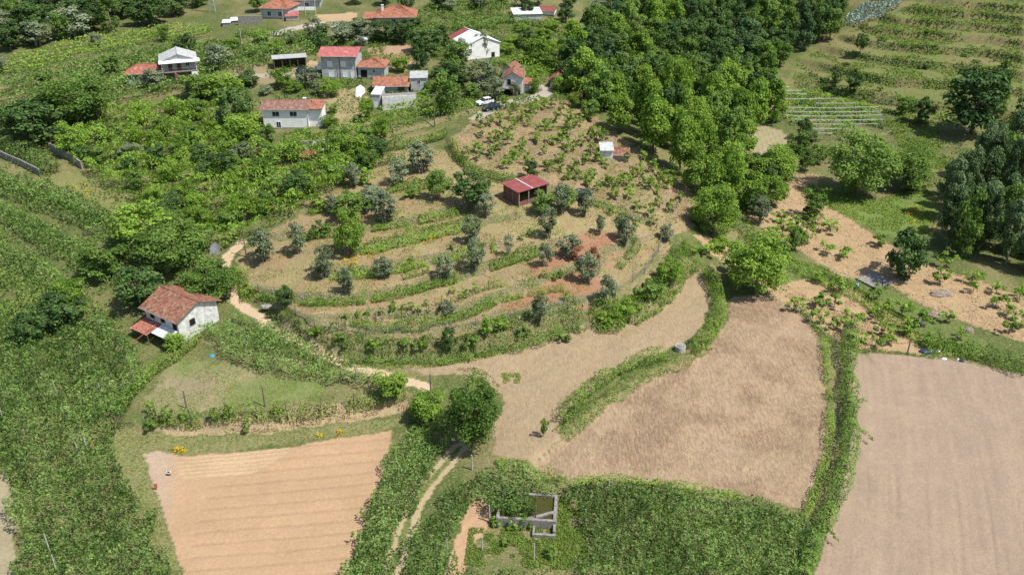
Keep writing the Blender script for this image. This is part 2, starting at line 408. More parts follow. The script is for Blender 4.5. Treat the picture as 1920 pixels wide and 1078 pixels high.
# ---------------------------------------------------------------- ground sheet, split into named pieces
# name, polygon (pixels on the ground), base colour, kinds (straw, grass, soil), soft jitter
C_soil=(.305,.230,.166); C_or=(.40,.268,.158); C_straw=(.42,.30,.19); C_brown=(.36,.235,.14)
AREAS = [
 ('hillside', None, hill_poly, (.15,.165,.05), (.0,.9,0), 2.0),
 ('knoll', [(445,500),(440,470),(500,440),(560,395),(620,350),(700,300),(760,280),(840,285),(850,255),(900,215),(950,192),(1060,185),(1120,220),(1200,290),(1265,330),(1310,380),(1300,430),(1255,450),(1245,490),(1185,550),(1060,582),(950,606),(850,630),(740,636),(640,630),(560,600),(500,560),(455,535)], None, (.295,.220,.115), (.6,.35,0), .8),
 ('vineyard_slope', None, vine_poly, (.215,.150,.088), (.75,.25,0), .8),
 ('field_right', [(1598,662),(1700,664),(1800,678),(1925,702),(1990,1120),(1500,1120),(1530,1060),(1555,980),(1575,930),(1588,860),(1600,780)], None, C_soil, (0,0,1), .15),
 ('field_left', [(268,852),(290,842),(318,850),(345,855),(420,848),(545,838),(640,820),(735,806),(728,860),(705,930),(675,1000),(640,1090),(345,1090),(322,1010),(300,940),(285,900)], None, C_or, (0,0,1), .12),
 ('field_middle', [(1375,556),(1440,552),(1500,578),(1535,630),(1544,700),(1552,790),(1542,870),(1508,950),(1380,928),(1250,908),(1100,898),(985,880),(1040,838),(1095,792),(1170,735),(1255,688),(1330,655),(1360,600)], None, (.275,.200,.130), (.7,0,0), .4),
 ('field_upper', [(1292,498),(1318,515),(1330,560),(1312,625),(1262,650),(1180,690),(1110,730),(1065,770),(1042,830),(1000,872),(925,852),(922,800),(944,750),(905,705),(800,700),(740,685),(880,675),(980,645),(1080,614),(1170,604),(1240,574),(1270,540)], None, (.305,.228,.145), (.55,.08,0), .4),
 ('grass_plot', [(275,745),(300,700),(345,672),(400,680),(470,692),(560,702),(625,715),(600,745),(500,757),(420,768),(330,778),(280,772)], None, (.30,.24,.15), (.1,.55,0), .6),
 ('straw_bank', [(262,800),(420,788),(600,762),(750,742),(775,765),(650,790),(500,812),(330,818)], None, (.36,.28,.165), (.8,.2,0), .5),
 ('grass_strip', [(200,798),(235,800),(330,820),(500,815),(770,778),(765,797),(640,816),(450,842),(345,852),(300,842),(268,852),(285,905),(300,945),(342,1078),(325,1078),(260,930),(200,840)], None, (.21,.20,.085), (.1,.8,0), .5),
 ('orchard_field', [(1475,330),(1535,325),(1545,370),(1620,430),(1700,480),(1800,515),(1920,560),(1980,660),(1850,622),(1760,585),(1660,530),(1580,520),(1500,470),(1440,440),(1395,400),(1460,385)], None, (.36,.245,.135), (.75,.05,0), .7),
 ('orchard_plot', [(1300,440),(1360,450),(1450,540),(1520,522),(1600,538),(1680,590),(1740,640),(1735,662),(1600,655),(1545,622),(1500,578),(1440,552),(1340,480)], None, (.37,.255,.14), (.75,.05,0), .6),
 ('green_ditch', [(1470,470),(1580,520),(1660,535),(1760,590),(1850,640),(1850,672),(1745,655),(1690,595),(1610,545),(1520,525),(1440,530),(1400,470)], None, (.11,.15,.04), (0,.7,0), .6),
 ('meadow', [(1515,345),(1560,350),(1640,375),(1745,345),(1755,400),(1740,440),(1700,450),(1640,432),(1560,392),(1515,372)], None, (.115,.19,.04), (0,.5,0), .8),
 ('ploughed_plot', [(1400,245),(1430,236),(1465,245),(1485,265),(1480,285),(1440,312),(1402,350),(1388,345),(1405,300),(1395,270)], None, (.33,.275,.175), (.1,.1,1), .4),
 ('farmyard', [(685,90),(770,84),(782,100),(768,132),(740,132),(700,110)], None, (.36,.235,.15), (.1,0,1), .4),
 ('upper_plot', [(590,28),(670,24),(672,42),(600,42)], None, (.45,.31,.19), (.2,.1,1), .5),
 ('yard', [(540,138),(585,112),(605,120),(600,150),(560,150)], None, (.42,.29,.19), (.3,.1,0), .5),
 ('bare_strip', [(-60,870),(8,880),(22,950),(26,1040),(10,1090),(-60,1090)], None, (.36,.30,.21), (.2,.4,0), .6),
 ('garden_plot', [(880,940),(920,930),(925,960),(900,1010),(860,1078),(825,1078),(850,1010)], None, (.42,.27,.165), (.2,0,0), .5),
 ('red_soil', [(1040,462),(1130,430),(1165,455),(1120,520),(1125,555),(1108,608),(1085,605),(1078,570),(1040,572),(960,582),(935,575),(1000,545),(985,500)], None, (.30,.15,.09), (.25,.1,0), 1.0),
 ('grassy_slope', [(70,325),(150,320),(230,375),(260,410),(200,405),(120,365),(80,345)], None, (.20,.20,.07), (.2,.6,0), 1.0),
 ('garden_terrace', [(380,190),(425,190),(430,215),(390,225)], None, (.28,.23,.13), (.3,.4,0), 1.0),
 ('village_plot', [(440,120),(520,125),(560,140),(540,160),(450,150),(390,150)], None, (.27,.21,.13), (.3,.3,0), 1.0),
 ('yard_garden', [(600,165),(690,165),(700,230),(640,235),(600,200)], None, (.40,.30,.17), (.3,.5,0), 1.0),
]
LINES = [  # paths and roads: name, pixels, width, colour, kinds
 ('road', [(893,222),(912,211),(940,198),(985,188),(1015,179),(1026,171),(1018,164),(1004,162)], 3.2, (.36,.32,.27), (.05,0,0)),
 ('village_road', [(440,145),(500,142),(560,137),(604,126)], 3.0, (.34,.30,.24), (.05,.05,0)),
 ('village_lane', [(490,70),(545,56),(600,47),(640,52)], 4.0, (.38,.35,.30), (.05,0,0)),
 ('dirt_path', [(452,455),(430,478),(424,505),(430,540),(442,562),(500,604),(560,642),(640,680),(720,704),(800,724)], 1.9, (.50,.38,.25), (.2,0,0)),
 ('farm_track', [(728,1090),(752,1020),(775,955),(800,912),(838,866),(862,840)], 2.4, (.42,.33,.21), (.2,.15,0)),
 ('hill_path', [(1478,215),(1530,240),(1600,262),(1700,240)], 1.2, (.25,.22,.12), (.1,.6,0)),
]
def build_ground():
    ys = [52.0]
    while ys[-1] < 330: ys.append(ys[-1] + .21 * (ys[-1] / 76) ** 1.12)
    while ys[-1] < 2600: ys.append(ys[-1] * 1.045)
    ys = np.array(ys); nc = 640; u = np.linspace(-1, 1, nc)
    X = u[None] * (0.62 * ys + 42)[:, None]; Y = np.repeat(ys[:, None], nc, 1)
    x = X.ravel(); y = Y.ravel(); z = H(x, y)
    jx = (fbm(x, y, 1.6, 21, 3) - .5) * 2; jy = (fbm(x, y, 1.6, 57, 3) - .5) * 2
    jX = (fbm(x, y, 7, 121, 2) - .5) * 2; jY = (fbm(x, y, 7, 157, 2) - .5) * 2
    n1 = fbm(x, y, 9, 31); n2 = fbm(x, y, 2.5, 33); n3 = fbm(x, y, 30, 35)
    base = np.zeros((len(x), 3)); kinds = np.zeros((len(x), 3))
    a = np.array((.07,.095,.028)); b = np.array((.24,.19,.10)); t = np.clip((n1 - .42) * 3.5, 0, 1)[:, None]
    base[:] = a * (1 - t) + b * t; kinds[:, 1] = .8
    reg = np.zeros(len(x), int); names = ['terrain']
    for name, px, Pw, col, kd, jit in AREAS:
        P = Pw if Pw is not None else W2(px)
        k = 1.6 * jit
        m = inpoly(x + jx * k + jX * jit, y + jy * k + jY * jit, P)
        names.append(name); reg[m] = len(names) - 1
        base[m] = col; kinds[m] = kd
        if name == 'hillside':
            t = np.clip((n1[m] - .44) * 5, 0, 1)[:, None]; base[m] = base[m] * (1 - t) + np.array((.23,.18,.09)) * t
            t = np.clip((n3[m] - .50) * 6, 0, 1)[:, None]; base[m] = base[m] * (1 - t*.5) + np.array((.10,.16,.035)) * t*.5
        if name in ('knoll', 'vineyard_slope'):
            t = np.clip((n1[m] - .52) * 6, 0, 1)[:, None]; base[m] = base[m] * (1 - t) + np.array((.30,.27,.11)) * t
            t = np.clip((n2[m] - .58) * 6, 0, 1)[:, None]; base[m] = base[m] * (1 - t) + np.array((.34,.19,.11)) * t
        if name == 'grass_plot':
            t = np.clip((n1[m] - .40) * 5, 0, 1)[:, None]; base[m] = base[m] * (1 - t) + np.array((.15,.20,.06)) * t
        if name in ('meadow',):
            t = np.clip((n1[m] - .5) * 5, 0, 1)[:, None]; base[m] = base[m] * (1 - t) + np.array((.17,.22,.045)) * t
        if name == 'field_middle':
            t = np.clip((fbm(x[m], y[m], 5, 36) - .42) * 4.5, 0, 1)[:, None]; base[m] = base[m] * (1 - t) + np.array((.185,.125,.085)) * t
    for name, px, wd, col, kd in LINES:
        L = smooth_line(W2(px)); lo = L.min(0) - 6; hi = L.max(0) + 6
        m = np.where((x > lo[0]) & (x < hi[0]) & (y > lo[1]) & (y < hi[1]))[0]
        d = sdist(x[m] + jx[m] * .4, y[m] + jy[m] * .4, L); k = np.abs(d) < wd / 2
        names.append(name); reg[m[k]] = len(names) - 1; base[m[k]] = col; kinds[m[k]] = kd
        if name in ('farm_track', 'hill_path'):
            k2 = np.abs(d) < wd * .17; base[m[k2]] = (.15,.17,.05); kinds[m[k2]] = (0, .8, 0)
        if name != 'road':
            pass
    # vegetated banks on the knoll: the steep steps carry grass and stones
    for i, (L, s, dec) in enumerate(STEPW):
        lo = L.min(0) - 6; hi = L.max(0) + 6
        m = np.where((x > lo[0]) & (x < hi[0]) & (y > lo[1]) & (y < hi[1]))[0]
        d = sdist(x[m], y[m], L) + jX[m] * .9 + jx[m] * .9; wdt = .85 if i != 1 else 2.6
        okr = [names.index(q) for q in ('knoll','terrain','vineyard_slope','red_soil')]
        k = (np.abs(d) < wdt) & np.isin(reg[m], okr)
        q = np.clip((n2[m[k]] - .42) * 5, 0, 1)[:, None]; base[m[k]] = np.array((.10,.125,.04)) * q + np.array((.25,.19,.11)) * (1 - q); kinds[m[k]] = (.2, .8, 0)
    # earth banks between the terraces: bare brown soil with scrub
    Zg = z.reshape(X.shape); sl = np.abs(np.gradient(Zg, axis=0) / np.gradient(Y, axis=0)).ravel()
    for nm, c1, c2, a0, a1 in (('hillside', (.20,.14,.085), (.06,.085,.03), .22, .5), ('vineyard_slope', (.125,.083,.052), (.15,.115,.06), .22, .5), ('knoll', (.20,.15,.09), (.12,.14,.05), .55, .9)):
        m = reg == names.index(nm); t = np.clip((sl[m] - a0) / (a1 - a0), 0, 1)[:, None]; q = np.clip((n2[m] - .42) * 6, 0, 1)[:, None]
        base[m] = base[m] * (1 - t) + (np.array(c1) * (1 - q) + np.array(c2) * q) * t
    # furrows on the left field (shallow straight tool marks), rows in the small plot, drill marks on the right field
    rl = names.index('field_left'); m = reg == rl
    A, Bp = W2([(350,990), (690,960)]); d = (Bp - A) / np.linalg.norm(Bp - A); nrm = np.array((-d[1], d[0]))
    q = (x[m] - A[0]) * nrm[0] + (y[m] - A[1]) * nrm[1]; al = (x[m] - A[0]) * d[0] + (y[m] - A[1]) * d[1]
    q = q + (vn(al, al * 0, 14, 4) - .5) * .25; ph = (q / 2.15) % 1.0; g = np.exp(-((ph - .5) * 2.15 / .17) ** 2) * (al > 1.0)
    zz = z[m]; zz -= .12 * g; base_m = base[m]; base_m *= (1 - .15 * g * (.5 + vn(al, q, 2, 7)))[:, None]
    pk = W2([(330,868),(350,856),(545,838),(540,850),(470,890),(340,900)]); inb = inpoly(x[m], y[m], pk)
    fr = np.sin(q * 2 * math.pi / .75); zz += np.where(inb, .09 * fr, 0); base_m[inb] = np.array((.42,.30,.18)) * (1 + .12 * fr[inb])[:, None]
    grey = np.clip(1 - (al + 3.5 + q*.12) / 2.0, 0, 1)[:, None]; base_m = base_m * (1 - grey) + np.array((.385,.285,.205)) * grey
    z[m] = zz; base[m] = base_m
    rr = names.index('field_right'); m = reg == rr
    A, Bp = W2([(1660,1070), (1650,690)]); d = (Bp - A) / np.linalg.norm(Bp - A)
    q = (x[m] - A[0]) * d[1] - (y[m] - A[1]) * d[0]; al = (x[m]-A[0]) * d[0] + (y[m]-A[1]) * d[1]
    q = q + .0035 * (al - 20) ** 2 * .35
    st = vn(q * 1.0, al * .04, .55, 77) ; st2 = vn(q, al * .02, 2.7, 78)
    base[m] *= (1 + .13 * (vn(q, al * .03, .42, 76) - .5) + .10 * (fbm(x[m], y[m], .9, 74, 2) - .5) + .03 * (st2 - .5))[:, None]; z[m] += .05 * (fbm(x[m], y[m], .8, 47, 2) - .5)
    tr = np.exp(-(((q / 3.6) % 1 - .5) * 3.6 / .14) ** 2) * (vn(q * .3, al, 8, 79) > .45); base[m] *= (1 - .12 * tr)[:, None]; z[m] -= .03 * tr
    rp = names.index('ploughed_plot'); m = reg == rp
    A, Bp = W2([(1395,330), (1450,250)]); d = (Bp - A) / np.linalg.norm(Bp - A)
    q = (x[m] - A[0]) * d[1] - (y[m] - A[1]) * d[0]; al = (x[m]-A[0]) * d[0] + (y[m]-A[1]) * d[1]
    q = q + .006 * al ** 2; fr = np.sin(q * 2 * math.pi / 1.45); z[m] += .10 * fr; t = np.clip(fr, 0, 1)[:, None]
    base[m] = base[m] * (1 - .6 * t) + np.array((.17,.20,.08)) * .6 * t
    for nm in ('field_middle', 'field_upper'):
        m = reg == names.index(nm); z[m] += (fbm(x[m], y[m], .9, 44, 2) - .5) * .14; qq = x[m] * .83 - y[m] * .55; aa = x[m] * .55 + y[m] * .83; base[m] *= (1 + .16 * (vn(qq, aa * .08, 1.3, 48) - .5) + .12 * (vn(qq, aa * .12, .55, 49) - .5))[:, None]
    # faces
    nr = len(ys); I = np.arange(nr * nc).reshape(nr, nc)
    F = np.stack([I[:-1, :-1], I[:-1, 1:], I[1:, 1:], I[1:, :-1]], -1).reshape(-1, 4)
    fr_ = reg[F[:, 0]]
    V = np.stack([x, y, z], -1)
    plain = {'knoll':'mown_terraces','vineyard_slope':'vineyard_slope','hillside':'terraced_hillside','field_right':'ploughed_field','field_left':'tilled_field',
      'field_middle':'straw_field','field_upper':'stubble_field','red_soil':'red_soil_patch','village_road':'road','village_lane':'road','terrain':'ground'}
    for k, nm in enumerate(names):
        f = F[fr_ == k]
        if not len(f): continue
        used, inv = np.unique(f, return_inverse=True)
        me = mesh_np(plain.get(nm, nm), V[used], inv.reshape(f.shape), M['ground'], True)
        for an, arr in (('base', base), ('kinds', kinds)):
            at = me.attributes.new(an, 'FLOAT_COLOR', 'POINT')
            at.data.foreach_set('color', np.concatenate([arr[used], np.ones((len(used), 1))], 1).astype(np.float32).ravel())
        tagp(link(plain.get(nm, nm), me), kind='structure')
    # wide surroundings below the detailed sheet
    g = np.linspace(-3200, 3200, 161); gx, gy = np.meshgrid(g, g); gx = gx.ravel(); gy = gy.ravel()
    gz = B(gx, gy) - 4.0; hills = np.clip((np.hypot(gx, gy) - 500) / 1500, 0, 1); gz += hills * 60 * (fbm(gx, gy, 900, 9) ) - 2
    gz = np.where(gy < 50, np.minimum(gz, -1.5 + hills*60), gz)
    I = np.arange(161 * 161).reshape(161, 161); F = np.stack([I[:-1, :-1], I[:-1, 1:], I[1:, 1:], I[1:, :-1]], -1).reshape(-1, 4)
    me = mesh_np('surrounding_land', np.stack([gx, gy, gz], -1), F, M['ground'], True)
    for an, c in (('base', (.09,.12,.035)), ('kinds', (0,.9,0))):
        at = me.attributes.new(an, 'FLOAT_COLOR', 'POINT'); at.data.foreach_set('color', np.tile(np.array([*c, 1], np.float32), len(gx)))
    tagp(link('surrounding_land', me), kind='structure')
build_ground()

# ---------------------------------------------------------------- leaves
def unit(n, r=None):
    v = (r or rng).normal(size=(n, 3)); return v / np.linalg.norm(v, axis=1, keepdims=True)
def leaf_mesh(name, P, Nrm, size, tone, material):
    """every leaf (or small spray of leaves) is a bent four-cornered blade"""
    n = len(P); size = np.broadcast_to(size, (n,))[:, None]
    Nrm = Nrm / (np.linalg.norm(Nrm, axis=1, keepdims=True) + 1e-9)
    a = np.cross(Nrm, unit(n)); a /= np.linalg.norm(a, axis=1, keepdims=True) + 1e-9
    b = np.cross(Nrm, a)
    k = rng.uniform(.7, 1.2, (n, 1)); kk = rng.uniform(.55, .9, (n, 1))
    V = np.stack([P - a * size * .5 * k, P - b * size * .5 * kk - Nrm * size * .12, P + a * size * .5 * k - Nrm * size * .1, P + b * size * .5 * kk + Nrm*size*.05], 1).reshape(-1, 3)
    me = mesh_np(name, V, np.arange(4 * n).reshape(n, 4), material)
    at = me.attributes.new('tone', 'FLOAT', 'POINT'); at.data.foreach_set('value', np.repeat(np.clip(tone, 0, 1), 4).astype(np.float32))
    return me
def crown(kind, n, nb, seed):
    r = np.random.default_rng(seed)
    spec = {  # material, leaf size, vertical squash bottom z0, blob radius
     'round': ('mid', .055, 'ellip'), 'walnut': ('bright', .05, 'ellip'), 'dark': ('dark', .055, 'ellip'), 'olive': ('olive', .055, 'loose'),
     'poplar': ('mid', .05, 'column'), 'plane': ('bright', .05, 'tall'), 'pine': ('pine', .05, 'tall'), 'big': ('mid', .03, 'ellip'), 'bigwalnut': ('bright', .032, 'ellip'),
     'bush': ('mid', .1, 'ellip'), 'brightbush': ('bright', .1, 'ellip'), 'dead': ('dead', .07, 'loose'), 'vinebush': ('bright', .13, 'loose'), 'kiwi': ('bright', .12, 'wide'), 'birch': ('grove', .042, 'tall')}[kind]
    C = []; R = []
    for i in range(nb):
        u = unit(1, r)[0]; q = r.uniform(.35, 1) ** .5
        sh = spec[2]
        if sh == 'ellip': c = u * (.37, .37, .40) * q * r.uniform(.82, 1.18) + (0, 0, .50); rad = r.uniform(.075, .19)
        elif sh == 'loose': c = u * (.36, .36, .40) * q + (0, 0, .52); rad = r.uniform(.09, .18)
        elif sh == 'tall':
            t = r.uniform(0, 1); w_ = .40 * math.sin(math.pi * min(.97, (t * .80 + .16))) ** .8; a = r.uniform(0, 6.283)
            c = np.array((math.cos(a) * w_ * r.uniform(.3, 1), math.sin(a) * w_ * r.uniform(.3, 1), .14 + t * .78)); rad = r.uniform(.09, .15)
        elif sh == 'column':
            t = r.uniform(0, 1); w_ = .30 * math.sin(math.pi * min(.97, (t * .82 + .15))) ** .7; a = r.uniform(0, 6.283)
            c = np.array((math.cos(a) * w_ * r.uniform(.3, 1), math.sin(a) * w_ * r.uniform(.3, 1), .1 + t * .82)); rad = r.uniform(.08, .14)
        else: c = u * (.42, .42, .28) * q + (0, 0, .60); rad = r.uniform(.10, .18)
        C.append(c); R.append(rad)
    C = np.array(C); R = np.array(R); k = r.integers(0, nb, n)
    u = unit(n, r); u[:, 2] = np.where(r.random(n) < .72, np.abs(u[:, 2]), u[:, 2])
    rr = R[k] * r.uniform(.55, 1.12, n)
    P = C[k] + u * rr[:, None] * (1, 1, .85)
    bt = r.uniform(-.22, .22, nb)
    tone = .5 + bt[k] + r.normal(0, .2, n)
    Nn = u * .75 + unit(n, r) * .6 + np.array((0, 0, .45))
    return leaf_mesh('crown', P, Nn, spec[1] * r.uniform(.7, 1.35, n), tone, M[spec[0]]), C
def trunk_mesh(C, seed, m, r0=.035, top=.6, multi=1):
    r = random.Random(seed); b = MB()
    for q in range(multi):
        off = Vector((r.uniform(-.05, .05) * (multi > 1), r.uniform(-.05, .05) * (multi > 1), 0))
        pts = [Vector((0, 0, -.08)) + off, Vector((r.uniform(-.02, .02), r.uniform(-.02, .02), top * .4)) + off * 2, Vector((r.uniform(-.05, .05), r.uniform(-.05, .05), top)) + off * 3]
        b.bar(pts[0], pts[1], r0, r0 * .75, 7); b.bar(pts[1], pts[2], r0 * .75, r0 * .4, 7)
    idx = list(range(len(C))); r.shuffle(idx)
    for i in idx[:6]:
        c = Vector(C[i]); st = pts[1].lerp(pts[2], r.uniform(0, .8))
        b.bar(st, st.lerp(c, .55) + Vector((0, 0, .02)), r0 * .45, r0 * .28, 5); b.bar(st.lerp(c, .55) + Vector((0, 0, .02)), c, r0 * .28, r0 * .1, 5)
    return b.mesh('trunk', m)
PROTO = {}
SPEC = {'round': (3400, 30, 3), 'walnut': (4200, 32, 2), 'dark': (3400, 28, 3), 'olive': (2400, 22, 3), 'poplar': (3000, 34, 2), 'plane': (5600, 50, 3), 'pine': (3400, 34, 2),
        'big': (12000, 60, 2), 'bigwalnut': (13000, 60, 1), 'bush': (700, 12, 3), 'brightbush': (700, 12, 2), 'dead': (900, 14, 1), 'vinebush': (210, 10, 4), 'kiwi': (230, 10, 3), 'birch': (9500, 60, 2)}
for k, (n, nb, nv) in SPEC.items():
    PROTO[k] = []
    for v in range(nv):
        me, C = crown(k, n, nb, hash_ := 1000 * (list(SPEC).index(k) + 1) + v)
        tk = trunk_mesh(C, v, M['greybark'] if k in ('olive', 'birch', 'poplar') else M['bark'],
                        {'vinebush': .02, 'kiwi': .02, 'bush': .015, 'brightbush': .015}.get(k, .028), {'vinebush': .6, 'kiwi': .65}.get(k, .55), 3 if k == 'olive' else 1)
        PROTO[k].append((me, tk))
INFO = {  # name, look for the label, category, group
 'round': ('broadleaf_tree', 'mid green leafy tree', 'tree', 'leafy trees'), 'walnut': ('broadleaf_tree', 'bright green round crowned tree', 'tree', 'bright green trees'),
 'dark': ('evergreen_tree', 'dark green dense tree', 'tree', 'dark evergreen trees'), 'olive': ('olive_tree', 'grey green olive tree', 'olive tree', 'olive trees on the terraces and slopes'),
 'poplar': ('slender_tree', 'slender upright green tree', 'tree', 'slender trees'), 'plane': ('tall_tree', 'tall light green leafy tree', 'tree', 'tall light green trees of the wood'),
 'pine': ('pine_tree', 'tall blue green tree', 'tree', 'blue green trees of the wood'), 'big': ('broadleaf_tree', 'large spreading green tree', 'tree', 'large spreading trees'),
 'bigwalnut': ('walnut_tree', 'large bright green walnut tree', 'tree', 'large spreading trees'), 'bush': ('bush', 'low green bush', 'bush', 'bushes'), 'brightbush': ('bush', 'bright green bush', 'bush', 'bushes'), 'dead': ('withered_tree', 'withered reddish brown tree', 'tree', 'withered trees'),
 'vinebush': ('vine_plant', 'small bright green vine', 'vine', 'single vines planted in rows'), 'kiwi': ('orchard_tree', 'young spreading orchard tree', 'fruit tree', 'young trees of the straw strewn orchard'),
 'birch': ('eucalyptus_tree', 'tall pale trunked grove tree', 'tree', 'pale trunked trees of the right grove')}
REG = []   # things that get an automatic label: (object, look, px, py)
def plant_at(kind, x, y, hm, wm, look=None, sink=.05):
    z = hz(x, y); nm, lk, cat, grp = INFO[kind]
    r = empty(nm, (x, y, z - sink), random.uniform(0, 6.283), None, cat, grp)
    me, tk = random.choice(PROTO[kind])
    sx = wm * random.uniform(.95, 1.05); sy = wm * random.uniform(.92, 1.08)
    for part, m in (('crown', me), ('trunk', tk)):
        o = link(part, m, r); o.scale = (sx, sy, hm)
    px, py, _ = proj(x, y, z + hm * .5)
    REG.append((r, look or lk, px, py)); return r
def plant(kind, px, py, wpx, hpx, look=None):
    p = G(px, py); s = mpp(p); h = hpx * s / math.cos(dep(p))
    # a crown also shows its top: take that away from the height
    h = max(h - .12 * wpx * s * math.tan(dep(p)), .45 * wpx * s) if kind not in ('vinebush', 'kiwi') else h * .95
    return plant_at(kind, p[0], p[1], h, wpx * s * 1.12, look)

# ---------------------------------------------------------------- leafy canopies, rows and banks
POST = {}
def post_mesh(h, r=.07, m='post'):
    k = (round(h, 1), r, m)
    if k not in POST:
        b = MB(); b.hexa([(-r,-r,-.4),(r,-r,-.4),(r,r,-.4),(-r,r,-.4)], [(-r*.8,-r*.8,h),(r*.8,-r*.8,h),(r*.8,r*.8,h),(-r*.8,r*.8,h)])
        POST[k] = b.mesh('post', M[m])
    return POST[k]
def canopy(px, h, dens, ls, material, label, cat='vine pergola', name='vine_pergola', rowpx=None, rowgap=0, lump=.8, posts=None, thr=.0, postgap=None, tone0=.5, group=None, ph=None):
    P = W2(px, h * .9); lo = P.min(0); hi = P.max(0); n = int(dens * (hi[0] - lo[0]) * (hi[1] - lo[1]))
    x = rng.uniform(lo[0], hi[0], n); y = rng.uniform(lo[1], hi[1], n)
    jx = (vn(x, y, 2.2, 61) - .5) * 2.2; jy = (vn(x, y, 2.2, 62) - .5) * 2.2
    m = inpoly(x + jx, y + jy, P); x = x[m]; y = y[m]
    lumpn = fbm(x, y, 2.6, 71, 3); prof = np.zeros(len(x))
    if rowpx is not None:
        A, Bq = W2(rowpx, h); d = (Bq - A) / np.linalg.norm(Bq - A)
        q = (x - A[0]) * d[1] - (y - A[1]) * d[0]
        prof = .5 + .5 * np.cos(q * 2 * math.pi / rowgap + (vn(x, y, 7, 73) - .5) * 1.6)
        keep = prof + (lumpn - .5) * .9 > thr; x = x[keep]; y = y[keep]; lumpn = lumpn[keep]; prof = prof[keep]
    elif thr > 0:
        keep = lumpn > thr; x = x[keep]; y = y[keep]; lumpn = lumpn[keep]; prof = prof[keep]
    g = H(x, y); fine = fbm(x, y, .85, 72, 2); hh = (fine - .5) * .8 + (fbm(x, y, 7, 78, 2) - .5) * lump * .9 + h * (1 + .25 * (prof - .5) * (rowpx is not None)) + (lumpn - .5) * lump * 1.6 + (prof - .6) * lump * (.8 if thr > 0 else .35) * (rowpx is not None)
    drop = rng.exponential(.16, len(x)); z = np.maximum(g + hh - drop * min(h, 2), g + .05)
    e = .35
    # slope of the lumps gives the leaves their lean, so clumps catch light and shade
    gx = (fbm(x + e, y, 2.6, 71, 3) - lumpn) / e + (fbm(x + e, y, .85, 72, 2) - fine) / e * .5; gy = (fbm(x, y + e, 2.6, 71, 3) - lumpn) / e + (fbm(x, y + e, .85, 72, 2) - fine) / e * .5
    Nn = np.stack([-gx * lump * 3, -gy * lump * 3, np.full(len(x), .9)], -1) + unit(len(x)) * .75
    tone = tone0 + (lumpn - .5) * .5 + (fine - .5) * .6 + rng.normal(0, .2, len(x)) + (fbm(x, y, 12, 75, 2) - .5) * .5
    c = P.mean(0); root = empty(name, (c[0], c[1], hz(*c)), 0, label, cat, group)
    off = np.array([c[0], c[1], hz(*c)])
    me = leaf_mesh('foliage', np.stack([x, y, z], -1) - off, Nn, ls * rng.uniform(.7, 1.3, len(x)), tone, M[material])
    tagp(link('foliage', me, root), kind='stuff')
    if posts:
        for (a, b_) in posts:
            p = G(a, b_); ph_ = ph or h + .5
            o = link('post', post_mesh(ph_), root, (p[0] - off[0], p[1] - off[1], p[2] - off[2])); o.rotation_euler = (random.uniform(-.03, .03), random.uniform(-.03, .03), 1.0)
    if postgap:
        X = np.arange(lo[0], hi[0], postgap); Y = np.arange(lo[1], hi[1], postgap * 1.3)
        gx_, gy_ = np.meshgrid(X, Y); gx_ = gx_.ravel() + .3; gy_ = gy_.ravel(); mm = inpoly(gx_, gy_, P)
        gx_ = gx_[mm][:80]; gy_ = gy_[mm][:80]; gz_ = H(gx_, gy_)
        for a, b_, c_ in zip(gx_, gy_, gz_):
            link('post', post_mesh(h - .25), root, (a - off[0], b_ - off[1], c_ - off[2]))
    REGC.append((root, px)); return root
REGC = []
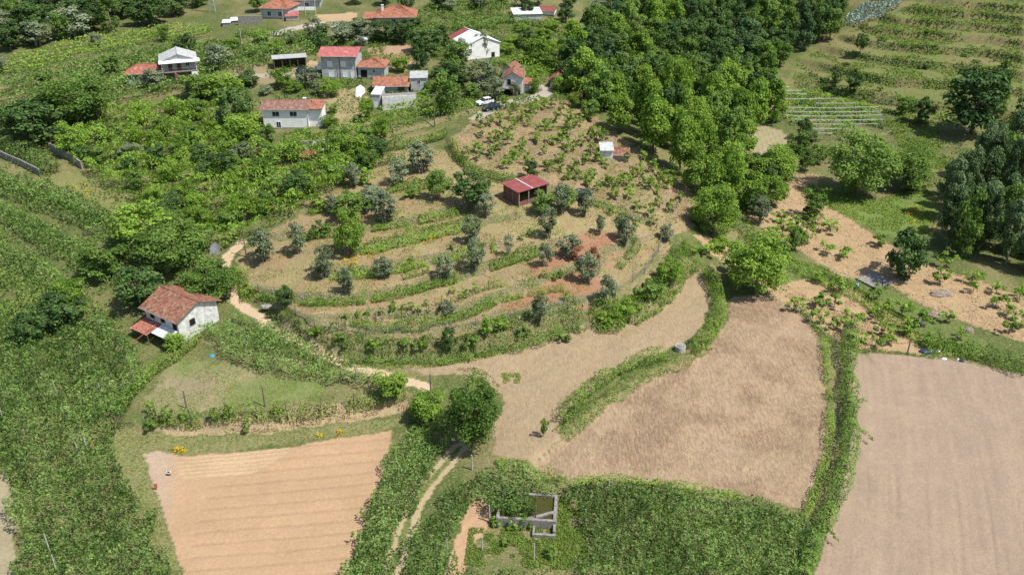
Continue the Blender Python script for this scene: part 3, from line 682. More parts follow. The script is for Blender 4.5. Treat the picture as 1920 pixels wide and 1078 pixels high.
def strip(px, wd, h, dens, ls, material, label, name='vine_row', cat='vine row', h0=.2, gaps=0.0, posts=0.0, stems=0.0, tone0=.5, group=None, posth=None, postmat='wood', kind=None, lumpy=.5):
    """foliage along a line: a trained row of vines or a hedge on a bank"""
    L = smooth_line(W2(px, (h + h0) * .5), 8); seg = np.linalg.norm(np.diff(L, axis=0), axis=1); cum = np.concatenate([[0], np.cumsum(seg)]); T = cum[-1]
    n = int(dens * T * wd); s = rng.uniform(0, T, n); i = np.clip(np.searchsorted(cum, s) - 1, 0, len(seg) - 1); t = (s - cum[i]) / seg[i]
    base = L[i] + (L[i+1] - L[i]) * t[:, None]; dr = (L[i+1] - L[i]) / seg[i][:, None]; nr = np.stack([-dr[:, 1], dr[:, 0]], -1)
    amp = fbm(s, s * 0 + 3.3 + px[0][0], 3.0, 81, 3)
    if gaps: keep = amp > gaps; base, dr, nr, s, amp = base[keep], dr[keep], nr[keep], s[keep], amp[keep]
    n = len(s); a = rng.uniform(0, 2 * math.pi, n); rr = rng.uniform(.5, 1, n) ** .5
    wk = wd * .5 * (1 + (amp - .5) * 1.4 * lumpy); hk = (h - h0) * .5 * (1 + (amp - .5) * 1.5 * lumpy)
    cl = fbm(s, a * .8, 1.1, 83, 2); rr = rr * (.72 + .55 * cl)
    lat = np.cos(a) * wk * rr; ver = h0 + hk + np.sin(a) * hk * rr
    xy = base + nr * lat[:, None]; g = H(xy[:, 0], xy[:, 1])
    Nn = np.concatenate([nr * np.cos(a)[:, None], np.sin(a)[:, None] + .35], 1) + unit(n) * .6
    c = L[len(L) // 2]; off = np.array([c[0], c[1], hz(*c)])
    root = empty(name, off, 0, label, cat, group)
    tone = tone0 + (cl - .5) * .8 + rng.normal(0, .18, n)
    me = leaf_mesh('foliage', np.concatenate([xy, (g + ver)[:, None]], 1) - off, Nn, ls * rng.uniform(.7, 1.3, n), tone, M[material])
    tagp(link('foliage', me, root), kind='stuff')
    def along(step, name_, mk):
        s_ = step * .4
        while s_ < T:
            k = min(np.searchsorted(cum, s_) - 1, len(seg) - 1); k = max(k, 0); q = L[k] + (L[k+1] - L[k]) * ((s_ - cum[k]) / seg[k]); z_ = hz(*q)
            o = link(name_, mk(), root, (q[0] - off[0], q[1] - off[1], z_ - off[2])); o.rotation_euler = (random.uniform(-.05, .05), random.uniform(-.05, .05), random.uniform(0, 3))
            s_ += step * random.uniform(.85, 1.15)
    if posts: along(posts, 'post', lambda: post_mesh(posth or h + .25, .06, postmat))
    if stems: along(stems, 'stem', lambda: STEM)
    REGC.append((root, px)); return root
_b = MB(); _b.bar((0,0,-.2),(.05,.02,.7),.05,.04,6); _b.bar((.05,.02,.7),(0,.05,1.3),.04,.025,6); STEM = _b.mesh('stem', M['bark'])

KPERG = 'kiwi and vine pergolas'
canopy([(0,590),(60,640),(130,592),(200,585),(255,640),(268,700),(232,790),(205,812),(222,870),(285,960),(332,1090),(-40,1090),(22,1060),(24,960),(10,890),(-80,860),(-80,600)], 2.1, 40, .31, 'vine',
  'huge leafy pergola filling the lower left corner of the photo', lump=1.7, tone0=.55, rowpx=[(60,650),(170,880)], rowgap=5.2, thr=-.30, posts=[(108,745),(133,792),(165,850),(150,862),(94,1035),(8,790),(107,1075)], ph=2.9, postgap=7, group=KPERG)
canopy([(815,748),(770,792),(738,830),(702,915),(655,1030),(622,1090),(722,1090),(766,965),(815,868),(845,810)], 2.0, 42, .30, 'vine',
  'leafy pergola strip between the orange tilled field and the farm track', lump=1.0, postgap=5, group=KPERG)
canopy([(742,1090),(775,1010),(850,905),(925,868),(1040,885),(1062,905),(1040,915),(1002,918),(998,950),(972,962),(950,945),(922,950),(905,935),(870,950),(845,1000),(850,1090)], 2.0, 38, .30, 'vine',
  'leafy pergola curving between the farm track and the water tank', lump=1.0, postgap=5, group=KPERG)
canopy([(1062,903),(1200,898),(1350,922),(1500,950),(1530,1000),(1505,1090),(1085,1090),(1098,1000),(1100,945),(1062,930)], 2.0, 42, .29, 'vine',
  'wide dense pergola on the right of the water tank below the straw field', lump=1.2, tone0=.55, posts=[(1098,985),(1140,930)], ph=2.6, postgap=7, group=KPERG)
canopy([(845,1050),(960,1052),(1100,1040),(1100,1090),(845,1090)], 1.3, 20, .24, 'mid', 'patchy low vines along the bottom edge below the water tank', lump=.8, thr=.45, group=KPERG)
canopy([(375,610),(440,582),(520,612),(600,655),(700,692),(720,712),(690,716),(600,700),(500,690),(420,655)], 2.0, 38, .28, 'vine',
  'leafy pergola between the whitewashed house and the dirt path', lump=1.2, postgap=4, group=KPERG, thr=.28)
canopy([(0,300),(120,355),(230,400),(330,460),(300,520),(230,560),(120,555),(0,520),(-80,480),(-80,320)], 1.8, 22, .38, 'vine',
  'rows of overgrown pergola on the slope above the lower left pergola', rowpx=[(0,330),(200,430)], rowgap=7, thr=.36, lump=1.5, group=KPERG)
canopy([(-80,470),(0,500),(120,545),(200,570),(130,600),(60,640),(0,600),(-80,600)], 1.3, 16, .4, 'mid', 'rough green vine slope at the left edge', lump=1.4, thr=.36, group=KPERG, tone0=.45)
canopy([(120,250),(260,190),(400,190),(480,215),(480,260),(600,250),(720,260),(700,300),(620,350),(540,395),(440,450),(350,450),(250,370),(140,300)], 2.4, 26, .44, 'bright',
  'tangle of bright green vine rows below the brown roofed white house', rowpx=[(250,330),(560,290)], rowgap=6.5, thr=.42, lump=2.4, group=KPERG, tone0=.5)
canopy([(-90,150),(60,140),(250,90),(420,75),(560,62),(640,75),(600,95),(500,112),(440,135),(330,165),(240,180),(120,240),(-90,250)], 1.8, 11, .5, 'vine',
  'long muted green pergola reaching up the slope to the village lane', rowpx=[(0,180),(400,110)], rowgap=7, thr=.22, lump=1.6, group=KPERG)
canopy([(30,100),(180,62),(330,45),(400,48),(395,62),(250,80),(60,130),(-40,140)], 1.4, 7, .5, 'bright', 'bright yellow green vine rows in the upper left field',
  rowpx=[(100,110),(380,48)], rowgap=3.6, thr=.35, lump=.7, group=KPERG, tone0=.7)
canopy([(900,118),(1000,100),(1060,60),(1100,70),(1050,120),(1010,150),(985,150),(930,110)], 1.8, 8, .48, 'bright', 'bright green vines right of the white barn', lump=1.2, thr=.3, group=KPERG)
canopy([(720,200),(780,178),(800,165),(830,195),(890,188),(880,205),(760,240),(640,262),(600,240),(690,225)], 2.0, 14, .42, 'bright', 'bright green vine trellis between the parked cars and the orange roofed house',
  rowpx=[(640,250),(880,200)], rowgap=4, thr=.3, lump=1.0, postgap=5, group=KPERG)
canopy([(840,0),(1000,0),(960,12),(850,40),(800,60),(760,40),(790,10)], 1.6, 5, .55, 'mid', 'green vines above the white barn along the top edge', lump=1.2, thr=.42, group=KPERG)
canopy([(1462,160),(1500,163),(1560,178),(1652,200),(1652,228),(1600,232),(1560,250),(1510,240),(1470,215)], 1.0, 16, .42, 'bright', 'young green vines under the bare white pergola frame', rowpx=[(1470,235),(1640,160)], rowgap=4.5, thr=.3, lump=.5, group=KPERG, tone0=.7)
canopy([(1575,42),(1600,20),(1640,-8),(1712,-8),(1660,28),(1610,45)], 1.6, 7, .6, 'blue', 'plantation of blue grey young eucalyptus at the top of the hillside', cat='plantation', name='young_plantation', lump=1.4, group=None)

ROWG = 'trained vine rows'
strip([(925,925),(950,935),(975,945),(985,960)], 3.6, 2.9, 60, .28, 'vine', 'vine branches hanging over the left half of the concrete water tank', h0=1.3, group=ROWG)
strip([(-30,255),(30,275),(85,305),(95,318)], 4.5, 2.6, 34, .36, 'vine', 'vine pergola strip above the left edge concrete retaining wall', gaps=.2, posts=3, group=ROWG)
strip([(-30,330),(50,345),(110,362),(170,392),(230,420)], 4.0, 2.4, 34, .36, 'vine', 'vine pergola strip below the left edge concrete retaining wall', gaps=.25, posts=5, group=ROWG)
strip([(1600,745),(1612,752),(1624,748)], .9, 1.8, 60, .24, 'bright', 'upper shoot of the tall vine hedge reaching over the pinkish field', h0=1.0, group=ROWG)
strip([(1602,800),(1618,808),(1640,826)], .5, 1.3, 60, .22, 'bright', 'long thin shoot of the tall vine hedge reaching over the pinkish field', h0=.8, group=ROWG)
strip([(1552,988),(1562,1000),(1572,1012)], .6, 1.5, 60, .22, 'bright', 'lower shoot of the tall vine hedge reaching over the pinkish field', h0=.8, group=ROWG)
strip([(1395,928),(1300,915),(1200,900),(1120,896),(1075,905)], 1.2, 2.5, 60, .25, 'bright', 'bright top edge of the pergola below the straw field', h0=1.4, group=ROWG, tone0=.65)
strip([(270,772),(330,785),(400,778),(470,770),(560,772),(640,755),(720,742),(760,730)], 1.3, 2.3, 62, .24, 'bright', 'vine row along the lower edge of the small grass plot', gaps=.40, posts=4.5, stems=1.6, group=ROWG, posth=3.0)
strip([(225,760),(262,715),(300,680),(340,655),(370,625)], 1.6, 2.4, 60, .26, 'bright', 'bright vine row between the lower left pergola and the grass plot', gaps=.3, stems=2, group=ROWG)
strip([(1052,785),(1085,745),(1135,705),(1190,678),(1245,662)], 1.9, 1.9, 75, .24, 'bright', 'bright vine row on the ridge between the stubble field and straw field', gaps=.36, stems=1.6, group=ROWG, lumpy=1.7, tone0=.6)
strip([(1300,648),(1330,620),(1350,580),(1345,540),(1325,505)], 2.2, 2.6, 62, .26, 'bright', 'bushy vine row left of the large walnut tree', gaps=.25, posts=6, group=ROWG, tone0=.45)
strip([(1596,605),(1592,690),(1597,780),(1588,860),(1567,930),(1535,1000),(1502,1090)], 2.3, 3.0, 95, .24, 'mid', 'tall vine hedge along the edge of the pinkish ploughed field', posts=5, group=ROWG, tone0=.6, h0=.6, posth=3.4, lumpy=1.1)
strip([(1545,640),(1552,700),(1556,790),(1548,860),(1525,930),(1500,990)], 1.3, 1.5, 60, .22, 'bright', 'low bright hedge between the straw field and the tall vine hedge', gaps=.3, group=ROWG, tone0=.55)
strip([(642,605),(700,594),(760,588),(810,578)], .8, 1.5, 26, .22, 'bright', 'thin vine row on the lower knoll terrace, left part', gaps=.46, posts=4, stems=1.2, group=ROWG)
strip([(810,566),(860,556),(905,538),(950,528)], .9, 1.6, 44, .22, 'bright', 'vine row on the knoll terrace left of the red soil patch', gaps=.4, posts=4, stems=1.3, group=ROWG)
strip([(750,520),(800,505),(850,494)], .9, 1.5, 45, .22, 'bright', 'short vine row at the middle of the knoll between olive trees', gaps=.35, stems=1.3, group=ROWG)
strip([(1020,515),(1060,512),(1090,498)], .9, 1.4, 45, .22, 'bright', 'short vine row on the red soil patch', gaps=.35, stems=1.3, group=ROWG)
strip([(845,262),(862,292),(890,318),(930,330),(975,336)], 1.5, 2.1, 55, .28, 'bright', 'leafy vine row curving down to the red roofed brick shed', posts=4, group=ROWG)
strip([(1085,368),(1140,388),(1210,408)], 1.0, 1.6, 40, .26, 'bright', 'vine row right of the blue tarpaulin', gaps=.35, group=ROWG)
strip([(650,300),(720,275),(790,262),(840,240)], 1.8, 2.3, 45, .32, 'bright', 'vine row along the road bank below the parked cars, left part', gaps=.2, stems=2, group=ROWG, tone0=.42)
strip([(560,345),(620,325),(690,305),(760,290)], 1.8, 2.4, 42, .33, 'mid', 'vine row above the olive terraces at the left of the knoll', gaps=.25, group=ROWG)
strip([(1540,505),(1600,530),(1650,560)], 1.5, 2.0, 30, .26, 'mid', 'row of leafy growth beside the flat concrete slab', name='bush_row', cat='bush row', gaps=.35)
for i, (a, b_, txt) in enumerate([((760,62,860,50,930,46), 'mid', 'vine row just above the white barn roof'), ((860,42,960,36,1040,50), 'mid', 'vine row in front of the upper red roofed shed'),
    ((440,62,520,60,600,74), 'mid', 'dark hedge along the village lane at the top left'), ((790,95,830,80,850,100), 'mid', 'leafy row left of the white barn')]):
    strip([(a[0], a[1]), (a[2], a[3]), (a[4], a[5])], 2.0, 2.4, 26, .42, b_, txt, group=ROWG, gaps=.2)

BANK = 'overgrown banks'
def bank(px, wd, h, dens, ls, m, label, gaps=.3, tone0=.5): 
    return strip(px, wd, h, dens, ls, m, label, name='bank_growth', cat='undergrowth', h0=0.0, gaps=gaps, tone0=tone0, group=BANK, lumpy=1.15)
bank([(500,605),(560,640),(640,655),(740,662),(850,655),(960,632),(1060,604),(1095,600)], 5.0, 1.5, 34, .26, 'mid', 'weedy green bank at the foot of the terraced knoll')
bank([(640,682),(760,684),(870,672),(960,652),(1060,618)], 1.6, .45, 50, .18, 'bright', 'fresh green grass edge above the stubble field', gaps=.1, tone0=.6)
bank([(1112,608),(1150,580),(1200,565),(1245,530),(1275,490),(1300,455)], 5.2, 1.8, 50, .25, 'bright', 'lush green bank right of the red soil spill', gaps=.2, tone0=.5)
bank([(1050,812),(1090,780),(1140,740),(1200,700),(1270,680),(1330,645)], 2.4, .5, 50, .18, 'grass', 'grassy strip beside the ridge vine row', gaps=.2)
bank([(440,505),(455,535),(470,555)], 3.0, 2.0, 70, .26, 'bright', 'bright bush bank beside the dirt path at the left end of the terraces', gaps=.1)
bank([(640,600),(720,612),(800,605),(870,590),(930,562)], 2.0, 1.3, 58, .25, 'bright', 'green fringe below the thin vine row of the lower terrace')
bank([(940,560),(1000,548),(1060,538)], 1.6, 1.0, 50, .24, 'bright', 'green fringe crossing the red soil patch')
bank([(480,552),(560,565),(640,565),(720,556),(800,535),(880,515),(960,485),(1010,470)], 2.0, 1.3, 54, .26, 'bright', 'green fringe across the middle of the knoll', gaps=.35)
bank([(610,518),(700,512),(780,496),(860,478),(930,464)], 1.9, 1.2, 52, .26, 'bright', 'green fringe on the terrace above the middle vine row', gaps=.38)
bank([(640,475),(720,460),(800,440),(900,418)], 2.8, 1.3, 48, .28, 'bright', 'bramble strip with yellow flowers across the upper knoll', gaps=.32)
bank([(560,445),(660,432),(760,418),(860,398)], 1.9, 1.2, 44, .29, 'bright', 'green fringe below the big dark olive of the upper terrace', gaps=.38)
bank([(580,398),(680,368),(760,350),(850,345)], 2.0, 1.2, 42, .31, 'bright', 'green fringe on the uppermost olive terrace', gaps=.36)
bank([(1160,500),(1195,460),(1180,440)], 1.8, 1.0, 40, .25, 'mid', 'green growth left of the wire fence end')
bank([(860,690),(910,700),(935,725)], .8, .3, 30, .2, 'grass', 'grassy corner behind the round tree at the track', gaps=.3)
bank([(930,860),(960,872),(1040,892),(1060,905)], 1.6, 1.0, 50, .24, 'bright', 'bright weeds along the lower edge of the stubble field', gaps=.25)
bank([(1400,440),(1460,480),(1540,520),(1620,560),(1700,620),(1760,650),(1830,660)], 4.5, .8, 30, .27, 'bright', 'green ditch running through the straw strewn orchard', gaps=.25, tone0=.4)
bank([(1740,630),(1800,650),(1860,665),(1930,690)], 4.5, 2.0, 42, .27, 'mid', 'thicket along the upper edge of the pinkish ploughed field', gaps=.2)
bank([(1600,655),(1680,660),(1760,668)], 1.0, .6, 36, .22, 'mid', 'thin weeds at the top edge of the pinkish ploughed field', gaps=.3)
bank([(1500,575),(1530,610),(1560,640)], 2.0, 1.0, 36, .24, 'mid', 'weedy edge right of the straw field top', gaps=.3)
bank([(1370,400),(1400,430),(1440,465)], 4.0, 1.6, 36, .28, 'mid', 'leafy slope behind the large walnut tree', gaps=.2)
bank([(1480,185),(1560,212),(1640,232),(1680,250)], 1.6, 1.2, 20, .35, 'dark', 'dark scrub line above the white pergola frame', gaps=.3)
bank([(1500,120),(1540,150),(1560,165),(1600,180),(1680,190)], 2.4, 1.2, 14, .38, 'dark', 'dark scrub on the lower hillside', gaps=.4)

# ---------------------------------------------------------------- buildings
def corr(b, p00, p10, p11, p01, step=.28, amp=.05, th=.07, rows=1):
    """ridged roof slope between four corners (p00-p10 eave, p01-p11 ridge), with real relief"""
    p00, p10, p11, p01 = map(Vector, (p00, p10, p11, p01)); W = (p10 - p00).length
    n = max(4, int(W / step)) * 2; nrm = (p10 - p00).cross(p01 - p00).normalized()
    if nrm.z < 0: nrm = -nrm
    s = len(b.v)
    R = rows
    for j in range(R + 1):
        for lip in ((0,) if j in (0, R) or R == 1 else (0, 1)):
            v = j / R; off = 0 if R == 1 else (.03 if (lip == 1) else 0)
            for i in range(n + 1):
                u = i / n; a = p00.lerp(p10, u); c = p01.lerp(p11, u)
                b.v.append(tuple(a.lerp(c, v) + nrm * (th + (amp if i % 2 else 0) - off)))
    nl = (len(b.v) - s) // (n + 1)
    for j in range(nl - 1):
        for i in range(n):
            q = s + j * (n + 1) + i; b.f.append((q, q + 1, q + n + 2, q + n + 1))
    b.face(p00, p01, p11, p10)
    b.face(p00, p10, p10 + nrm * th, p00 + nrm * th); b.face(p10, p11, p11 + nrm * th, p10 + nrm * th); b.face(p11, p01, p01 + nrm * th, p11 + nrm * th); b.face(p01, p00, p00 + nrm * th, p01 + nrm * th)
LAND = []
def house(name, label, px, py, wpx, dm, hpx, yaw=0, anchor='fc', wall='greyrender', roof='tile', rtype='gx', rise=1.1, over=.45, wins=(), cat='house', chimney=None, step=.28, wm=None, hm=None, rows=6, lm=None, openfront=False, sink=1.6):
    p = G(px, py); s = mpp(p); W = wm or wpx * s; D = dm; Hh = hm or hpx * s / math.cos(dep(p)); yaw = math.radians(yaw)
    r = empty(name, p, yaw, label, cat)
    x0 = {'fl': 0, 'fc': -W / 2, 'fr': -W}[anchor]; x1 = x0 + W; y0, y1 = 0.0, D
    b = MB(); t = .25; zb = -sink
    xm = (x0 + x1) / 2; ym = (y0 + y1) / 2
    if not openfront:
        b.box(x0, x1, y0, y1, zb, Hh)
    else:
        b.box(x0, x1, y1 - t, y1, zb, Hh); b.box(x0, x0 + t, y0, y1 - t, zb, Hh); b.box(x1 - t, x1, y0, y1 - t, zb, Hh); b.box(x0, x1, y0, y1 - t, zb, .02)
    if rtype == 'gx':
        for xx, d in ((x0, 1), (x1, -1)):
            b.hexa([(xx, y0, Hh), (xx + d * t, y0, Hh), (xx + d * t, y1, Hh), (xx, y1, Hh)][::d], [(xx, ym - .01, Hh + rise), (xx + d * t, ym - .01, Hh + rise), (xx + d * t, ym + .01, Hh + rise), (xx, ym + .01, Hh + rise)][::d])
    if rtype == 'gy':
        for yy, d in ((y0, 1), (y1, -1)):
            b.hexa([(x0, yy, Hh), (x1, yy, Hh), (x1, yy + d * t, Hh), (x0, yy + d * t, Hh)][::d], [(xm - .01, yy, Hh + rise), (xm + .01, yy, Hh + rise), (xm + .01, yy + d * t, Hh + rise), (xm - .01, yy + d * t, Hh + rise)][::d])
    b.build('wall', M[wall], r)
    if not openfront:
        b = MB(); b.box(x0-.03, x1+.03, y0-.03, y1+.03, zb, .32); b.build('plinth', M['conc'], r)
    if rtype in ('gx', 'hip') and not openfront:
        b = MB(); gz = Hh - over * (rise / (D / 2)) + .02; b.bar((x0-over, y0-over-.06, gz), (x1+over, y0-over-.06, gz), .06, n=5); b.bar((x1-.12, y0-.07, -.1), (x1-.12, y0-.07, gz), .045, n=5); b.build('gutter', M['steel'], r)
    rb = MB(); o = over; k = rise / (D / 2) if rtype == 'gx' else rise / (W / 2)
    A = .05 if rows > 1 else .03
    if rtype == 'gx':
        corr(rb, (x0-o, y0-o, Hh-o*k), (x1+o, y0-o, Hh-o*k), (x1+o, ym, Hh+rise), (x0-o, ym, Hh+rise), step, A, .07, rows)
        corr(rb, (x1+o, y1+o, Hh-o*k), (x0-o, y1+o, Hh-o*k), (x0-o, ym, Hh+rise), (x1+o, ym, Hh+rise), step, A, .07, rows)
        cap = ((x0-o, ym, Hh+rise+.1), (x1+o, ym, Hh+rise+.1))
    elif rtype == 'gy':
        corr(rb, (x0-o, y1+o, Hh-o*k), (x0-o, y0-o, Hh-o*k), (xm, y0-o, Hh+rise), (xm, y1+o, Hh+rise), step, A, .07, rows)
        corr(rb, (x1+o, y0-o, Hh-o*k), (x1+o, y1+o, Hh-o*k), (xm, y1+o, Hh+rise), (xm, y0-o, Hh+rise), step, A, .07, rows)
        cap = ((xm, y0-o, Hh+rise+.1), (xm, y1+o, Hh+rise+.1))
    elif rtype == 'hip':
        q = min(D, W) / 2; kk = rise / q; e = (x0-o, y0-o, Hh-o*kk), (x1+o, y0-o, Hh-o*kk), (x1+o, y1+o, Hh-o*kk), (x0-o, y1+o, Hh-o*kk)
        ra = (x0+q*.9, ym, Hh+rise); rc = (x1-q*.9, ym, Hh+rise)
        corr(rb, e[0], e[1], rc, ra, step, A, .07, rows); corr(rb, e[2], e[3], ra, rc, step, A, .07, rows)
        corr(rb, e[3], e[0], ra, ra, step, A, .07, rows); corr(rb, e[1], e[2], rc, rc, step, A, .07, rows)
        cap = ((ra[0], ym, Hh+rise+.1), (rc[0], ym, Hh+rise+.1))
        for a_, c_ in ((e[0], ra), (e[1], rc), (e[2], rc), (e[3], ra)): rb.bar(Vector(a_) + Vector((0,0,.09)), Vector(c_) + Vector((0,0,.09)), .1, .1, 5)
    else:  # mono, low at the front
        corr(rb, (x0-o, y0-o, Hh+.05), (x1+o, y0-o, Hh+.05), (x1+o, y1+o, Hh+rise), (x0-o, y1+o, Hh+rise), step, A, .07, rows); cap = None
        b2 = MB(); b2.hexa([(x0, y0+.3, Hh), (x1, y0+.3, Hh), (x1, y1, Hh), (x0, y1, Hh)], [(x0, y0+.3, Hh+.1), (x1, y0+.3, Hh+.1), (x1, y1, Hh+rise*.9), (x0, y1, Hh+rise*.9)]); b2.build('upper_wall', M[wall], r)
    if cap: rb.bar(cap[0], cap[1], .11, .11, 6)
    ro = rb.build('roof', M[roof], r)
    if chimney:
        cb = MB(); cx, cy, ch = chimney; cb.box(cx-.3, cx+.3, cy-.3, cy+.3, Hh, Hh+rise+ch); cb.box(cx-.38, cx+.38, cy-.38, cy+.38, Hh+rise+ch, Hh+rise+ch+.12); cb.build('chimney', M['white'], ro)
    for wdef in wins:   # (face, u metres or fraction, sill z, width, height, material, kind)
        f, u, z, ww, wh, mt, kd = wdef; bb = MB(); fb = MB(); e = .05
        if abs(u) <= 1.0: u = u * (W if f == 'f' else D)
        def bx(B_, a0, a1, z0, z1, d0, d1):
            if f == 'f': B_.box(x0 + a0, x0 + a1, y0 - d1, y0 - d0, z0, z1)
            elif f == 'r': B_.box(x1 + d0, x1 + d1, y0 + a0, y0 + a1, z0, z1)
            elif f == 'l': B_.box(x0 - d1, x0 - d0, y1 - a1, y1 - a0, z0, z1)
        bx(bb, u - ww/2, u + ww/2, z, z + wh, -.02, .025); o_ = bb.build('door' if kd == 'door' else 'window', M[mt], r)
        if kd != 'plain':
            for aa in ((u-ww/2-.08, u-ww/2, z, z+wh), (u+ww/2, u+ww/2+.08, z, z+wh), (u-ww/2-.08, u+ww/2+.08, z+wh, z+wh+.08), (u-ww/2-.1, u+ww/2+.1, z-.08, z)):
                bx(fb, *aa[:2], *aa[2:], 0.0, .06)
            if mt == 'glass': bx(fb, u-.025, u+.025, z, z+wh, .028, .05)
            fb.build('frame', M['shut'] if mt in ('glass', 'shut') else M['stone'], o_)
    LAND.append((lm or label, *proj(p[0], p[1], p[2] + Hh * .6)[:2]))
    r['_w'] = W
    return r, W, Hh, p

# whitewashed farmhouse, lower left
r, W, Hh, p = house('farmhouse', 'old whitewashed house with rusty tiled roof in the lower left', 341, 648, 0, 7.6, 0, yaw=-34, anchor='fr', wm=8.0, hm=4.7, wall='whiteold', roof='tile', rise=1.6, over=.65, step=.3, rows=16,
  wins=[('f', 1.7, 3.0, 1.0, 1.5, 'void', 'w'), ('f', 4.3, 3.0, 1.0, 1.5, 'void', 'w'), ('f', 7.2, 2.6, 1.0, 1.9, 'void', 'w'), ('r', 2.6, 2.5, 1.0, 1.1, 'void', 'w'), ('f', 4.0, 0, 2.4, 2.1, 'void', 'plain')], lm='the whitewashed farmhouse')
b = MB(); corr(b, (-8.4, -3.0, 1.9), (-4.2, -3.0, 1.9), (-4.2, -.05, 2.5), (-8.4, -.05, 2.5), .3, .05, .05); b.build('porch_roof', M['rustmetal'], r)
b = MB(); corr(b, (-4.1, -2.2, 2.05), (-.2, -2.2, 2.05), (-.2, -.05, 2.5), (-4.1, -.05, 2.5), .3, .05, .05); b.build('porch_roof', M['whitemetal'], r)
for q in (-8.2, -4.3, -.4):
    b = MB(); b.bar((q, -2.1 - .7*(q < -4), -1.2), (q, -2.1 - .7*(q < -4), 1.95), .07); b.build('porch_post', M['wood'], r)
b = MB(); b.box(-8.1, -6.6, -1.2, -.9, -1.4, 1.6); b.build('porch_wall', M['greyrender'], r)
b = MB(); b.bar((-6.4, -5.2, .2), (-3.9, -1.2, 3.2), .06); b.build('leaning_pole', M['rustmetal'], r)
# brick shed with red roof on the knoll
r, W, Hh, p = house('brick_shed', 'brick shed with red metal roof and open front on the knoll', 972, 388, 0, 4.6, 0, yaw=38, anchor='fl', wm=7.0, hm=2.9, wall='brick', roof='redmetal', rtype='mono', rise=.35, over=.35, rows=1, openfront=True, cat='shed', lm='the open brick shed', sink=1.2)
b = MB(); b.hexa([(3.0,-.35,3.07),(3.28,-.35,3.07),(3.28,4.95,3.40),(3.0,4.95,3.40)], [(3.0,-.35,3.12),(3.28,-.35,3.12),(3.28,4.95,3.45),(3.0,4.95,3.45)]); b.build('skylight_strip', M['palemetal'], r)
for q in (0.1, 2.4, 4.7, 6.9):
    b = MB(); b.box(q-.1, q+.1, -.12, .08, -1, 2.9); b.build('pillar', M['conc'], r)
b = MB(); b.box(.25, 6.75, -.02, .12, 0, .85); b.build('parapet', M['brick'], r)
for yy in (1.6, 3.1):
    b = MB(); b.box(-.06, -.005, yy, yy+.14, -.5, 2.9); b.build('pillar', M['conc'], r)
# stone plinth stones
for i in range(16):
    b = MB(); b.lathe([(0, .18), (.16, .15), (.24, 0), (.17, -.15), (0, -.2)], 7); o = b.build('stone', M['stone'], r); o.location = (random.uniform(-.1, 3.2), random.uniform(-.9, -.2), random.uniform(-1.1, -.1)); o.scale = (random.uniform(.8, 1.5), random.uniform(.8, 1.3), random.uniform(.8, 1.2)); o.rotation_euler.z = random.uniform(0, 6)
r, W, Hh, p = house('small_shed', 'small shed with half white and half rusty tiled roof in the brown vineyard', 1161, 303, 34, 3.6, 13, yaw=-4, wall='stone', roof='tile', rtype='gx', rise=.8, over=.3, cat='shed', lm='the half white small shed')
p = G(1136, 291); r = empty('lean_to', p, .0, 'white corrugated lean-to beside the small rusty roofed shed', 'lean-to'); s = mpp(p)
b = MB(); corr(b, (-13*s, -2, 1.6), (13*s, -2, 1.6), (13*s, 1.6, 2.3), (-13*s, 1.6, 2.3), .25, .05, .05); b.build('roof', M['palemetal'], r)
b = MB(); b.box(-12*s, 12*s, -1.6, -1.4, -1, 1.6); b.box(-12*s, -11*s, -1.4, 1.4, -1, 1.7); b.build('wall', M['whiteold'], r)
# village
r, W, Hh, p = house('house', 'grey house with a gable veranda and outside stair, upper left', 340, 150, 62, 7.5, 37, yaw=20, wall='greyrender', roof='grey', rtype='gy', rise=1.5, over=.4, rows=1, hm=4.9, wm=8.2,
  wins=[('f', .25, 2.55, .9, 1.9, 'door', 'door'), ('f', .5, 2.55, .9, 1.9, 'door', 'door'), ('f', .75, 3.3, .9, .8, 'glass', 'w')], lm='the grey gabled veranda house')
b = MB(); b.box(-W/2, W/2, -1.7, 0, 2.3, 2.5); b.build('veranda', M['conc'], r)
b = MB(); corr(b, (-W/2-.5, -2.1, 4.65), (W/2+.9, -2.1, 4.65), (W/2+.9, .1, 5.0), (-W/2-.5, .1, 5.0), .3, .03, .05); b.build('veranda_roof', M['whitemetal'], r)
b = MB(); b.box(W/2-1.4, W/2, -1.65, -.05, -1, 2.3); b.build('pier', M['white'], r)
b = MB(); b.box(-W/2+.1, W/2-1.4, -.12, -.03, -1, 2.3); b.build('lower_wall', M['stone'], r)
for q in (-W/2+.08, W/2-.08):
    b = MB(); b.bar((q, -1.6, -1), (q, -1.6, 4.65), .07); b.build('column', M['white'], r)
for i in range(9):
    b = MB(); b.box(-1.3+i*.3, -1.0+i*.3, -2.6, -1.72, -.8, 2.3-i*.26); b.build('stair_step', M['brick'], r)
b = MB()
for i in range(14): b.bar((-W/2+.1+i*W/14, -1.66, 2.5), (-W/2+.1+i*W/14, -1.66, 3.3), .02, n=4)
b.bar((-W/2, -1.66, 3.3), (W/2, -1.66, 3.3), .03, n=4); b.build('railing', M['rustmetal'], r)
house('house', 'low house with old red hipped roof left of the veranda house', 272, 160, 66, 6.0, 22, yaw=7, wall='greyrender', roof='tilered', rtype='hip', rise=1.5, over=.4, rows=8, wins=[('f', .12, 1.4, .8, 1.0, 'glass', 'w'), ('f', .3, 1.4, .8, 1.0, 'glass', 'w')], lm='the low red hipped house')
